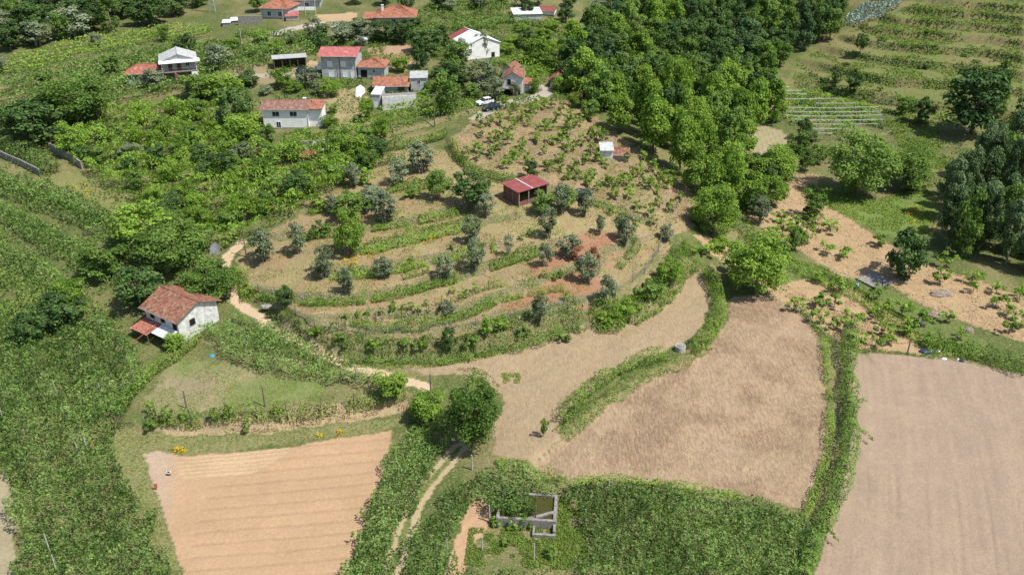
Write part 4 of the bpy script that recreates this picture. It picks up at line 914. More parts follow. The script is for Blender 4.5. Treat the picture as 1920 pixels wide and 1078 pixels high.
r, W, Hh, p = house('house', 'white house with dark brown tiled roof amid vines', 538, 242, 84, 5.2, 37, wall='white', roof='tiledk', rise=1.1, over=.45, rows=10, wins=[('f', .29, 2.9, 1.5, 1.0, 'glass', 'w'), ('f', .68, 2.9, 1.5, 1.0, 'glass', 'w'), ('f', .33, .2, .9, 1.4, 'glass', 'w')], chimney=(3.9, 3.2, .3), lm='the brown roofed white house')
b = MB(); b.box(W/2, W/2+3.0, .5, 4.6, -1.6, Hh-.2); b.build('extension', M['white'], r)
b = MB(); corr(b, (W/2-.9, -.3, Hh-.1), (W/2+3.4, -.3, Hh-.1), (W/2+3.4, 4.9, Hh+.6), (W/2-.3, 4.9, Hh+.6), .28, .05, .1, 5); b.build('extension_roof', M['tileor'], r)
r, W, Hh, p = house('house', 'two storey grey house with faded red sheet roof and white shutters', 637, 150, 64, 8.5, 44, yaw=-2, wall='greyrender', roof='pinkmetal', rise=1.0, over=.75, rows=1, wins=[('f', .25, 3.3, 1.2, 1.25, 'shut', 'w'), ('f', .64, 3.3, 1.2, 1.25, 'shut', 'w'), ('f', .27, .8, 1.2, 1.25, 'shut', 'w'), ('f', .68, .8, 1.2, 1.25, 'shut', 'w'), ('f', .9, 0, .95, 2.1, 'shut', 'door')], lm='the two storey grey house')
b = MB(); b.box(-W/2-1.4, -W/2, .5, 4, 2.4, 3.3); b.build('balcony', M['white'], r)
b = MB(); b.bar((.35, -.08, 0), (.35, -.08, Hh), .06); b.build('drainpipe', M['wire'], r)
r, W, Hh, p = house('house', 'small annex with orange brown hipped roof right of the two storey grey house', 697, 148, 50, 6.5, 22, yaw=-4, wall='greyrender', roof='tileor', rtype='hip', rise=1.2, over=.4, rows=8, wins=[('f', .22, 0, 1.6, 2.2, 'void', 'plain'), ('f', .6, 1.5, .7, .8, 'glass', 'w')], lm='the orange brown hipped annex')
r, W, Hh, p = house('house', 'low house with bright orange tiled roof', 734, 176, 62, 5.6, 15, yaw=4, wall='greyrender', roof='tileor', rise=1.3, over=.45, rows=10, wins=[('f', .8, .6, 1.6, 1.2, 'door', 'w')], lm='the low orange roofed house')
house('outbuilding', 'pale grey outbuilding right of the low orange roofed house', 786, 172, 30, 4.5, 24, yaw=4, wall='greyrender', roof='grey', rtype='mono', rise=.5, over=.25, rows=1, cat='outbuilding', wins=[('f', .5, 1.8, .7, .9, 'glass', 'w')], lm='the pale grey outbuilding')
house('metal_shed', 'narrow shed with white metal roof below the low orange roofed house', 706, 205, 16, 4.2, 26, yaw=-8, wall='greyrender', roof='whitemetal', rtype='mono', rise=.7, over=.15, rows=1, cat='shed', wins=[('f', .5, 0, 1.1, 1.7, 'shut', 'plain')], lm='the narrow white metal shed')
p = G(745, 205); r = empty('retaining_wall', p, math.radians(10), 'pale rendered retaining wall right of the narrow metal shed', 'wall'); b = MB(); b.box(-3.3, 4.5, 0, .3, -1.5, 3.0); b.build('wall', M['whiteold'], r)
b = MB(); b.box(-3.3, 4.5, .3, 3.2, 2.7, 2.85); b.build('terrace_slab', M['conc'], r)
r, W, Hh, p = house('barn', 'white barn with grey roof and a red stripe of roofing', 906, 112, 0, 11.5, 0, yaw=26, wm=9.6, hm=4.1, wall='white', roof='whitemetal', rtype='gy', rise=1.9, over=.3, rows=1, cat='barn', wins=[('f', .12, 1.9, .7, 1.2, 'glass', 'w'), ('f', .8, 0, .9, 1.6, 'void', 'door')], lm='the white barn')
b = MB(); corr(b, (-W/2-.35, 11.85, 4.06), (-W/2-.35, 8.6, 4.06), (0, 8.6, 6.1), (0, 11.85, 6.1), .3, .03, .05); b.build('roof_stripe', M['redmetal'], r)
r, W, Hh, p = house('stone_house', 'small gabled stone house with rusty roof above the road', 961, 178, 37, 6.0, 31, yaw=-6, wall='whiteold', roof='tile', rtype='gy', rise=1.3, over=.35, rows=8, wins=[('f', .32, 2.3, .8, 1.4, 'void', 'w'), ('f', .55, 2.4, .9, 1.3, 'shut', 'w')], lm='the gabled stone house')
b = MB(); b.box(-W/2-.5, .2, -1.6, 0, 1.75, 1.9); b.build('porch_roof', M['conc'], r)
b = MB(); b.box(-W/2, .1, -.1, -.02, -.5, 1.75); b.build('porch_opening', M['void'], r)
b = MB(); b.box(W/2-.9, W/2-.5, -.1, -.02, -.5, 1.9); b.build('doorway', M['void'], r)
house('annex', 'rust roofed annex behind the gabled stone house', 952, 150, 22, 4.5, 20, yaw=-25, wall='whiteold', roof='tile', rtype='gy', rise=.9, over=.3, rows=6, lm='the rust roofed annex')
house('annex', 'little lean-to annex with red tiles right of the gabled stone house', 984, 174, 14, 3.4, 15, yaw=-14, wall='stone', roof='tilered', rtype='mono', rise=.6, over=.2, rows=5, lm='the red tiled little annex')
house('stone_barn', 'small stone barn with reddish roof beside the wood', 1043, 167, 24, 6.5, 17, yaw=-14, wall='stone', roof='tilered', rtype='gy', rise=1.1, over=.3, rows=8, cat='barn', lm='the small stone barn')
house('house', 'house with orange hipped roof at the top left of the village', 516, 36, 54, 8, 20, yaw=-12, wall='greyrender', roof='tileor', rtype='hip', rise=1.9, over=.5, rows=8, wins=[('f', .3, .8, 1.1, 1.3, 'glass', 'w'), ('f', .7, .8, 1.1, 1.3, 'glass', 'w')], lm='the orange hipped house')
house('garage', 'low red roofed garage right of the orange hipped house', 548, 40, 22, 4, 8, yaw=10, wall='greyrender', roof='pinkmetal', rtype='mono', rise=.5, over=.3, rows=1, cat='garage', lm='the low red garage')
r, W, Hh, p = house('house', 'white and grey villa with orange roof at the top edge', 570, 18, 60, 8, 18, yaw=4, wall='greyrender', roof='tileor', rtype='hip', rise=1.8, over=.6, rows=8, wins=[('f', .3, .5, 1.2, 1.4, 'glass', 'w'), ('f', .6, .5, 1.2, 1.4, 'glass', 'w')], lm='the villa at the top edge')
b = MB(); b.box(-3.4, 3.8, -1.9, -1.6, 0, 1.0); b.box(-3.4, 3.8, -1.6, 0, -.2, 0); b.build('balcony', M['white'], r)
r, W, Hh, p = house('house', 'ochre house with large salmon hipped roof and chimney', 742, 54, 72, 9, 22, yaw=3, wall='ochre', roof='tileor', rtype='hip', rise=2.0, over=.6, rows=8, wins=[('f', .45, 1.6, 1.2, 1.0, 'glass', 'w'), ('f', .8, 1.6, 1.4, 1.0, 'glass', 'w')], chimney=(-3.6, 2.5, .6), lm='the ochre house')
b = MB(); b.box(W/2-3.2, W/2+.6, -1.6, -.02, 0, 1.0); b.build('balcony', M['white'], r)
b = MB(); b.box(-W/2-3.2, -W/2, 1.5, 6, -1, 2.6); b.build('side_wing', M['ochre'], r)
b = MB(); corr(b, (-W/2-3.8, .9, 2.6), (-W/2, .9, 2.6), (-W/2, 6.4, 3.4), (-W/2-3.8, 6.4, 3.4), .3, .05, .07, 5); b.build('side_wing_roof', M['tileor'], r)
r, W, Hh, p = house('open_shed', 'long open shed with thin grey sheet roof', 545, 129, 60, 3.6, 12, yaw=16, wall='bark', roof='grey', rtype='mono', rise=.1, over=.3, rows=1, openfront=True, cat='shed', hm=2.6, lm='the long open shed')
for i in range(5):
    b = MB(); b.bar((-W/2+.2+i*(W-.4)/4, -.05, -.5), (-W/2+.2+i*(W-.4)/4, -.05, 2.6), .06); b.build('post', M['wood'], r)
house('shed', 'upper white roofed shed beside the red roofed one at the top', 990, 40, 52, 6, 12, yaw=8, wall='greyrender', roof='whitemetal', rtype='mono', rise=.7, over=.3, rows=1, cat='shed', lm='the upper white roofed shed')
house('shed', 'shed with deep red metal roof near the top edge', 1024, 30, 30, 5, 9, yaw=-10, wall='white', roof='redmetal', rtype='gx', rise=.6, over=.4, rows=1, cat='shed', lm='the deep red roofed shed')
house('shed', 'tiny white roofed shed at the left end of the village lane', 425, 50, 14, 3, 6, yaw=10, wall='stone', roof='whitemetal', rtype='mono', rise=.3, over=.2, rows=1, cat='shed', lm='the tiny white roofed shed')
house('shed', 'small shed with bright grey roof below the orange hipped house', 443, 45, 18, 3, 5, yaw=12, wall='stone', roof='whitemetal', rtype='mono', rise=.4, over=.2, rows=1, cat='shed', lm='the small grey roofed shed')
p = G(470, 46); r = empty('retaining_wall', p, .1, 'grey stone retaining wall left of the orange hipped house', 'wall'); b = MB(); b.box(-3.5, 3.5, 0, .5, -1, 2.4); b.build('wall', M['conc'], r)
house('low_shed', 'low red sheet roof almost hidden in vines, right one of two', 570, 303, 42, 3, 6, yaw=3, wall='stone', roof='redmetal', rtype='mono', rise=.5, over=.2, rows=1, cat='shed', lm='the low red vine shed')
house('low_shed', 'low red sheet roof almost hidden in vines, left one of two', 488, 303, 20, 3, 6, yaw=-6, wall='stone', roof='redmetal', rtype='mono', rise=.5, over=.2, rows=1, cat='shed')
house('low_shed', 'small red shed roof below the curved vine rows near a dark car', 655, 278, 36, 3.2, 8, yaw=8, wall='stone', roof='redmetal', rtype='mono', rise=.6, over=.2, rows=1, cat='shed', lm='the little red roof')
house('low_shed', 'tiny red roof at the edge of the wood above the brown vineyard', 1081, 188, 18, 3, 6, yaw=0, wall='stone', roof='tilered', rtype='mono', rise=.4, over=.2, rows=1, cat='shed', lm='the tiny red roof')
house('low_shed', 'small dark opening shed behind the farm plot with a white lintel', 680, 84, 18, 3, 8, yaw=0, wall='whiteold', roof='whitemetal', rtype='mono', rise=.3, over=.2, rows=1, cat='shed', wins=[('f', .5, 0, 1.8, 1.3, 'void', 'plain')])
# freestanding walls
def wallseg(px, h, th, m, label, pil=0):
    P = W2(px, 0, H); c = P.mean(0); z0 = hz(*c); r = empty('wall', (c[0], c[1], z0), 0, label, 'wall')
    for a, b_ in zip(P[:-1], P[1:]):
        n = max(1, int(np.linalg.norm(b_ - a) / 2.2))
        for i in range(n):
            p = a + (b_ - a) * i / n; q = a + (b_ - a) * (i + 1) / n; zp = hz(*p) - z0; zq = hz(*q) - z0; d = (q - p) / np.linalg.norm(q - p); e = np.array((-d[1], d[0])) * th / 2
            p = p - c; q = q - c; b = MB()
            b.hexa([(*(p-e), zp-.8), (*(q-e), zq-.8), (*(q+e), zq-.8), (*(p+e), zp-.8)], [(*(p-e), zp+h), (*(q-e), zq+h), (*(q+e), zq+h), (*(p+e), zp+h)])
            b.build('panel', M[m], r)
            if pil: b = MB(); b.box(-.18, .18, -.18, .18, -.8, h+.1); o = b.build('pillar', M['conc'], r); o.location = (p[0], p[1], zp)
wallseg([(96,283),(130,300),(155,318)], 1.7, .3, 'conc', 'pale concrete wall between vine slope and dark bushes at the left', 1)
wallseg([(-20,285),(40,312),(76,330)], 1.5, .3, 'conc', 'concrete retaining wall at the left edge below dark trees', 1)
wallseg([(553,282),(585,284),(618,280)], 2.2, .3, 'whiteold', 'pale block wall among vines below the white house', 1)

# ---------------------------------------------------------------- water tank, well, slab
p = G(986, 990); r = empty('water_tank', (p[0], p[1], p[2]), math.radians(-5), 'open concrete water tank full of murky green water', 'water tank'); s = mpp(p)
W, D, hh, t = 112*s, 4.9, 1.35, .36
for nm, q in (('wall', (-W/2, W/2, 0, t)), ('wall', (-W/2, W/2, D-t, D)), ('wall', (-W/2, -W/2+t, t, D-t)), ('wall', (W/2-t, W/2, t, D-t))):
    b = MB(); b.box(*q, -1, hh); b.build(nm, M['conc'], r)
b = MB(); b.box(-W/2+t, W/2-t, t, D-t, .75, 1.0); b.build('water', M['water'], r)
b = MB(); b.hexa([(W*.02, .36, 1.12), (W*.06, .1, 1.12), (W/2-.1, 1.6, 1.12), (W/2-.1, 2.0, 1.12)], [(W*.02, .36, 1.41), (W*.06, .1, 1.41), (W/2-.1, 1.6, 1.41), (W/2-.1, 2.0, 1.41)]); b.build('cross_beam', M['conc'], r)
b = MB(); b.box(W*.12, W/2, -1.5, -1.2, -.6, .5); b.box(W*.12, W*.12+.25, -1.2, 0, -.6, .5); b.box(W/2-.3, W/2, -1.2, 0, -.6, .9); b.build('basin', M['conc'], r)
LAND.append(('the concrete water tank', 985, 955))
p = G(1275, 657); r = empty('well', p, 0, 'round grey concrete well ring beside the vine ridge', 'well')
for i in range(2):
    b = MB(); b.lathe([(.62, 0), (.82, 0), (.82, .52), (.62, .52), (.62, 0)], 24); o = b.build('ring', M['post'], r, True); o.location.z = -.15 + i * .54
    for pl in o.data.polygons: pl.use_smooth = False
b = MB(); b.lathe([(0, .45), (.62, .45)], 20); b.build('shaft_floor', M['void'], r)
b = MB(); b.lathe([(0, 1.0), (.5, .98), (.56, .94)], 20); b.build('cover', M['conc'], r)
LAND.append(('the concrete well ring', 1275, 650))
p = G(1640, 527); r = MB(); r.box(-2.6, 2.4, -2.2, 2.2, -.3, .35); o = r.build('concrete_slab', M['conc']); o.location = p; o.rotation_euler.z = .5; tagp(o, 'flat pale concrete slab under the dark tree in the straw orchard', 'slab'); LAND.append(('the flat concrete slab', 1640, 525))

# ---------------------------------------------------------------- vehicles
def car(px, py, yaw, paint, label, L=4.1):
    p = G(px, py); r = empty('parked_car', p, math.radians(yaw), label, 'car', None)
    # side profile (x forward) lofted across the width
    lo = [(-2.05,.35),(-2.08,.75),(-1.98,.98),(-1.2,1.02),(.75,1.0),(1.75,.86),(2.05,.7),(2.08,.35)]
    b = MB(); ws = [(-.86,.0),(-.82,.0),(.82,.0),(.86,.0)]
    n = len(lo)
    for yy, k in ((-.86, .97), (-.80, 1), (.80, 1), (.86, .97)):
        for x, z in lo: b.v.append((x * k, yy, .35 + (z - .35) * k))
    for j in range(3):
        for i in range(n): b.f.append((j*n+i, j*n+(i+1) % n, (j+1)*n+(i+1) % n, (j+1)*n+i))
    b.f += [tuple(range(n))[::-1], tuple(3*n+i for i in range(n))]; b.build('body', M[paint], r)
    b = MB(); b.hexa([(-1.85,-.78,.99),(.9,-.78,.99),(.9,.78,.99),(-1.85,.78,.99)], [(-1.35,-.62,1.47),(.2,-.62,1.47),(.2,.62,1.47),(-1.35,.62,1.47)]); b.build('cabin_glass', M['glass'], r)
    b = MB(); b.box(-1.38, .22, -.63, .63, 1.47, 1.52); b.build('roof', M[paint], r)
    for sx in (-1.28, 1.3):
        for sy in (-.82, .82):
            b = MB(); b.bar((sx, sy-.1, .32), (sx, sy+.1, .32), .32, .32, 16); w_ = b.build('wheel', M['tyre'], r)
            b = MB(); b.bar((sx, sy-.11, .32), (sx, sy+.11, .32), .18, .18, 12); b.build('rim', M['steel'], w_)
    for sy in (-.6, .6):
        b = MB(); b.box(1.98, 2.09, sy-.17, sy+.17, .62, .76); b.build('headlight', M['lamp'], r)
    for sy in (-.95, .95):
        b = MB(); b.box(.5, .65, sy-.08, sy+.08, 1.0, 1.13); b.build('mirror', M[paint], r)
    b = MB(); b.box(-.56, -.5, -.80, .80, .99, 1.46); b.build('pillar', M[paint], r)
    return r
car(921, 206, 205, 'carblue', 'dark blue car parked on the road bend'); LAND.append(('the parked dark blue car', 921, 198))
car(909, 196, 215, 'carwhite', 'white car parked just behind the dark blue car')
car(396, 150, 190, 'carblue', 'dark car half hidden by trees right of the veranda house')
car(677, 272, 30, 'carblue', 'dark car among vines next to a small red roof')
car(571, 138, 20, 'carblue', 'dark vehicle in the yard left of the two storey grey house')

# ---------------------------------------------------------------- small things
def blob(name, px, py, w_, d_, h_, m, label, cat, seed=0, n=9):
    p = G(px, py); rr = random.Random(seed); b = MB(); R = 14
    prof = [(1, -.2), (1, .15), (.85, .6), (.55, .9), (.25, 1.02), (0, 1.0)]; b0 = 0
    for k, (q, z) in enumerate(prof):
        for i in range(R):
            a = 2*math.pi*i/R; f = 1 + rr.uniform(-.12, .12); b.v.append((w_/2*q*f*math.cos(a), d_/2*q*f*math.sin(a), h_*z*(1+rr.uniform(-.15,.15))))
    for k in range(len(prof)-1):
        for i in range(R): b.f.append((k*R+i, k*R+(i+1)%R, (k+1)*R+(i+1)%R, (k+1)*R+i))
    o = b.build(name, M[m]); o.location = p; tagp(o, label, cat); return o
blob('tarpaulin', 1090, 364, 4.2, 2.6, 1.0, 'tarp', 'heap under a blue black tarpaulin right of the brick shed', 'tarpaulin', 1); LAND.append(('the blue black tarpaulin', 1090, 358))
blob('tarpaulin', 412, 228, 4.6, 3, 1.5, 'tarp', 'dark blue covered heap left of the white house with brown roof', 'tarpaulin', 2)
blob('tarpaulin', 1738, 660, 2.6, 1.4, .5, 'tarp', 'dark plastic sheet at the top edge of the pinkish ploughed field', 'tarpaulin', 3)
blob('plastic_sack', 1770, 673, .9, .5, .22, 'tarpw', 'white sack lying at the edge of the pinkish ploughed field', 'sack', 4)
blob('plastic_sack', 1803, 677, .9, .7, .4, 'tarp', 'black sack at the edge of the pinkish ploughed field', 'sack', 5)
blob('plastic_sack', 1796, 675, .5, .4, .3, 'tarpw', 'pale sack leaning on the black sack by the ploughed field', 'sack', 6)
blob('plastic_sack', 1760, 660, .5, .5, .3, 'tarpw', 'small white litter bag in the weeds above the ploughed field', 'sack', 7)
blob('plastic_sack', 1573, 905, .35, .35, .2, 'tarpw', 'tiny white scrap under the tall vine hedge', 'scrap', 8)
blob('stone_heap', 500, 575, 2.0, 1.2, .4, 'stone', 'heap of pale stones beside the dirt path', 'stones', 9)
blob('plastic_sheet', 397, 668, .9, .7, .35, 'bluep', 'pale blue plastic scrap near the farmhouse path', 'scrap', 10)
blob('brush_pile', 1765, 552, 4.2, 2.2, .8, 'brush', 'grey pile of cut branches in the green ditch, upper one', 'brush pile', 11)
blob('brush_pile', 1757, 590, 3.6, 2.0, .6, 'brush', 'grey pile of cut branches in the green ditch, lower one', 'brush pile', 12)
blob('log_pile', 1815, 622, 2.0, 1.6, .9, 'brush', 'pile of logs beside the thicket on the right', 'log pile', 13)
def barrel(px, py, m, label):
    p = G(px, py); b = MB(); b.lathe([(0,0),(.28,0),(.31,.3),(.31,.6),(.28,.9),(0,.9)], 16); r = empty('barrel', p, 0, label, 'barrel'); b.build('body', M[m], r, True); b = MB(); b.lathe([(0,.96),(.2,.96),(.22,.9)], 12); b.build('lid', M['tarpw'], r)
barrel(1606, 541, 'bluep', 'blue barrel beside the row of leafy growth in the orchard'); barrel(1729, 608, 'tarpw', 'white barrel on the straw at the green ditch')
# white satellite-like sheet propped up near the village
p = G(676, 182); r = empty('propped_sheet', p, .2, 'large white plastic sheet propped up in the village garden', 'plastic sheet'); b = MB()
P_ = [(-1.3,0,.2),(-.8,-.4,0),(.1,-.3,.0),(1.2,.3,1.0),(1.1,.6,2.0),(.2,.7,2.7),(-.9,.5,2.1)]; b.face(*P_); b.face(*[(x, y+.06, z) for x, y, z in P_[::-1]]); b.build('sheet', M['tarpw'], r); b = MB(); b.bar((0,1.6,-.2),(0,.4,1.5),.05); b.build('prop', M['wood'], r)
b = MB(); b.face((-.9,0,0),(.9,.2,0),(1.0,.5,1.6),(.3,.7,2.2),(-.6,.5,1.7)); b.face(*[(x,y+.05,z) for x,y,z in ((-.9,0,0),(.9,.2,0),(1.0,.5,1.6),(.3,.7,2.2),(-.6,.5,1.7))][::-1]); o = b.build('leaning_panel', M['steel']); o.location = G(402, 478); tagp(o, 'pale leaning sheet at the top of the dirt path', 'sheet')
# scare flag and bucket on the tilled field
p = G(294, 918); r = empty('field_marker', p, 0, 'orange cloth hung on a short stake on the tilled field', 'marker')
b = MB(); b.bar((0,0,-.1),(.03,0,1.0),.025); b.build('stake', M['wood'], r); b = MB(); b.hexa([(-.12,-.04,.25),(.14,-.04,.3),(.14,.06,.3),(-.12,.06,.25)],[(-.32,-.08,1.0),(.22,-.06,1.05),(.2,.1,1.0),(-.3,.1,.95)]); b.build('cloth', M['orange'], r)
p = G(317, 890); r = empty('bucket', p, 0, 'small dark bucket with a pale rim on the tilled field', 'bucket'); b = MB(); b.lathe([(0,0),(.2,0),(.26,.4),(.22,.4),(.18,.1)], 14); b.build('body', M['wire'], r); b = MB(); b.lathe([(.22,.4),(.28,.4),(.28,.45),(.22,.45)], 14); b.build('rim', M['tarpw'], r)

# ---------------------------------------------------------------- poles, wires, fences, pergola frame
def pole(px, py, h, label, m='post', arm=True, cat='utility pole', name='utility_pole'):
    p = G(px, py); r = empty(name, p, random.uniform(-.3, .3), label, cat); b = MB(); b.bar((0,0,-.3),(0,0,h),.13,.08,8); b.build('shaft', M[m], r)
    if arm: b = MB(); b.bar((-.6,0,h-.3),(.6,0,h-.3),.05); b.build('crossarm', M['steel'], r)
    return (p[0], p[1], p[2] + h)
pt = [pole(462, 482, 6.0, 'grey pole at the upper end of the dirt path', 'wood', False),
      pole(815, 238, 7.5, 'tall wooden pole in the vine row left of the parked cars', 'wood'),
      pole(982, 178, 7, 'utility pole behind the little red tiled annex'), pole(635, 165, 5.5, 'dark pole in front of the two storey grey house', 'wood', False),
      pole(455, 96, 6, 'pale lamp post in the muted pergola below the lane', 'post', False), pole(534, 64, 7.5, 'utility pole beside the village lane'), pole(592, 28, 8, 'pale pole in front of the villa at the top edge'),
      pole(573, 30, 6, 'thinner pole between the orange hipped house and the villa', 'post', False), pole(1701, 664, 2.9, 'thin wooden stake at the edge of the pinkish ploughed field', 'wood', False, 'stake', 'stake'),
      pole(497, 762, 3.6, 'tall grey stake in the vine row below the grass plot, right one', 'wood', False, 'stake', 'stake'), pole(350, 765, 3.0, 'tall grey stake in the vine row below the grass plot, left one', 'wood', False, 'stake', 'stake'),
      pole(808, 735, 3.2, 'grey stake behind the round tree at the track', 'wood', False, 'stake', 'stake'), pole(669, 712, 2.6, 'pale stake on the lower side of the dirt path', 'post', False, 'stake', 'stake'),
      pole(885, 880, 2.4, 'short concrete post beside the farm track', 'post', False, 'post', 'post'), pole(1004, 985, 3.2, 'dark wooden post leaning before the water tank', 'wood', False, 'post', 'post'),
      pole(1001, 1050, 2.6, 'pale concrete post below the water tank', 'post', False, 'post', 'post'), pole(904, 1032, 2.2, 'grey post left of the garden below the tank', 'post', False, 'post', 'post'), pole(918, 978, 2.6, 'white post at the left corner of the water tank', 'post', False, 'post', 'post')]
def wire(a, b_, sag, label):
    a = Vector(a); b_ = Vector(b_); m = MB(); n = 10; P_ = [a.lerp(b_, i/n) - Vector((0,0,sag*4*(i/n)*(1-i/n))) for i in range(n+1)]
    for q, w_ in zip(P_[:-1], P_[1:]): m.bar(q, w_, .025, n=4)
    tagp(m.build('cable', M['wire']), label, 'cable')
wire(pt[2], pt[5], 1.2, 'overhead cable from the annex pole to the village lane pole'); wire(pt[5], pt[6], .8, 'overhead cable between the lane pole and the villa pole'); wire(pt[1], pt[2], 1.0, 'overhead cable between the vine row pole and the annex pole')
# lattice pylon at the top
p = G(399, 24); r = empty('lattice_pylon', p, .2, 'steel lattice pylon at the top edge left of the village', 'pylon')
for sx, sy in ((-1,-1),(1,-1),(1,1),(-1,1)): b = MB(); b.bar((sx*.9,sy*.9,-.5),(sx*.25,sy*.25,14),.06); b.build('leg', M['steel'], r)
for i in range(9):
    z = i*1.5; w0 = .9-.65*z/14; w1 = .9-.65*(z+1.5)/14; b = MB()
    for a, c in (((-w0,-w0),(w1,-w1)),((w0,-w0),(w1,w1)),((w0,w0),(-w1,w1)),((-w0,w0),(-w1,-w1))): b.bar((*a,z),(*c,z+1.5),.035,n=4)
    b.build('brace', M['steel'], r)
for z in (10.5, 12, 13.4): b = MB(); b.bar((-1.8,0,z),(1.8,0,z),.06); b.build('crossarm', M['steel'], r)
def fence(px, gap, h, label, net=True):
    L = smooth_line(W2(px, 0, H), 6); seg = np.linalg.norm(np.diff(L, axis=0), axis=1); cum = np.concatenate([[0], np.cumsum(seg)]); T = cum[-1]; n = int(T / gap)
    S = np.linspace(0, T, n + 1); X = np.interp(S, cum, L[:, 0]); Y = np.interp(S, cum, L[:, 1]); Z = H(X, Y); off = np.array([X[n//2], Y[n//2], Z[n//2]])
    r = empty('wire_fence', off, 0, label, 'fence'); pm = post_mesh(h, .05, 'wood'); b = MB()
    for i in range(n + 1): link('post', pm, r, (X[i]-off[0], Y[i]-off[1], Z[i]-off[2]))
    for i in range(n):
        for k in range(6):
            f = .15 + .8 * k / 5; b.bar((X[i]-off[0], Y[i]-off[1], Z[i]-off[2]+h*f), (X[i+1]-off[0], Y[i+1]-off[1], Z[i+1]-off[2]+h*f), .012, n=3)
        for k in range(1, 12):
            t = k/12; x = X[i]+(X[i+1]-X[i])*t-off[0]; y = Y[i]+(Y[i+1]-Y[i])*t-off[1]; z = Z[i]+(Z[i+1]-Z[i])*t-off[2]; b.bar((x,y,z+h*.1),(x,y,z+h*.95),.010, n=3)
    tagp(b.build('wire_mesh', M['net'], r), kind='stuff')
fence([(455,530),(480,545),(520,560),(555,590),(600,614),(680,628),(780,624),(880,612),(980,590),(1075,568)], 4.2, 1.5, 'wire fence along the lower edge of the terraces, left part')
fence([(1078,572),(1130,556),(1185,530),(1215,505),(1238,465),(1240,452)], 4.2, 1.7, 'wire fence along the lower edge of the terraces, right part')
# bare pergola frame, right valley
A, Bq, Cq = W2([(1470,262), (1655,224), (1470,172)], 0); rows_px = [(y, x0, x1) for y, x0, x1 in ((163,1466,1480),(170,1468,1502),(176,1470,1512),(185,1462,1572),(194,1530,1605),(201,1462,1648),(209,1478,1652),(216,1466,1653),(224,1490,1655),(232,1500,1645),(241,1520,1600),(250,1520,1560))]
c = G(1560, 215); r = empty('pergola_frame', c, 0, 'bare pergola frame of white concrete beams above young vines', 'pergola'); hP = 1.9
for y, x0, x1 in rows_px:
    P2 = W2([(x0, y), (x1, y)], hP, H); nn = max(1, int((x1 - x0) / 34)); prev = None
    for i in range(nn + 1):
        q = P2[0] + (P2[1] - P2[0]) * i / nn; z = hz(*q); o = link('post', post_mesh(hP, .08), r, (q[0]-c[0], q[1]-c[1], z-c[2]))
        if prev is not None:
            b = MB(); b.bar((prev[0]-c[0], prev[1]-c[1], prev[2]+hP-c[2]), (q[0]-c[0], q[1]-c[1], z+hP-c[2]), .09, n=4); b.build('beam', M['whiteold'], r)
        prev = (q[0], q[1], z)
LAND.append(('the bare white pergola frame', 1560, 215))

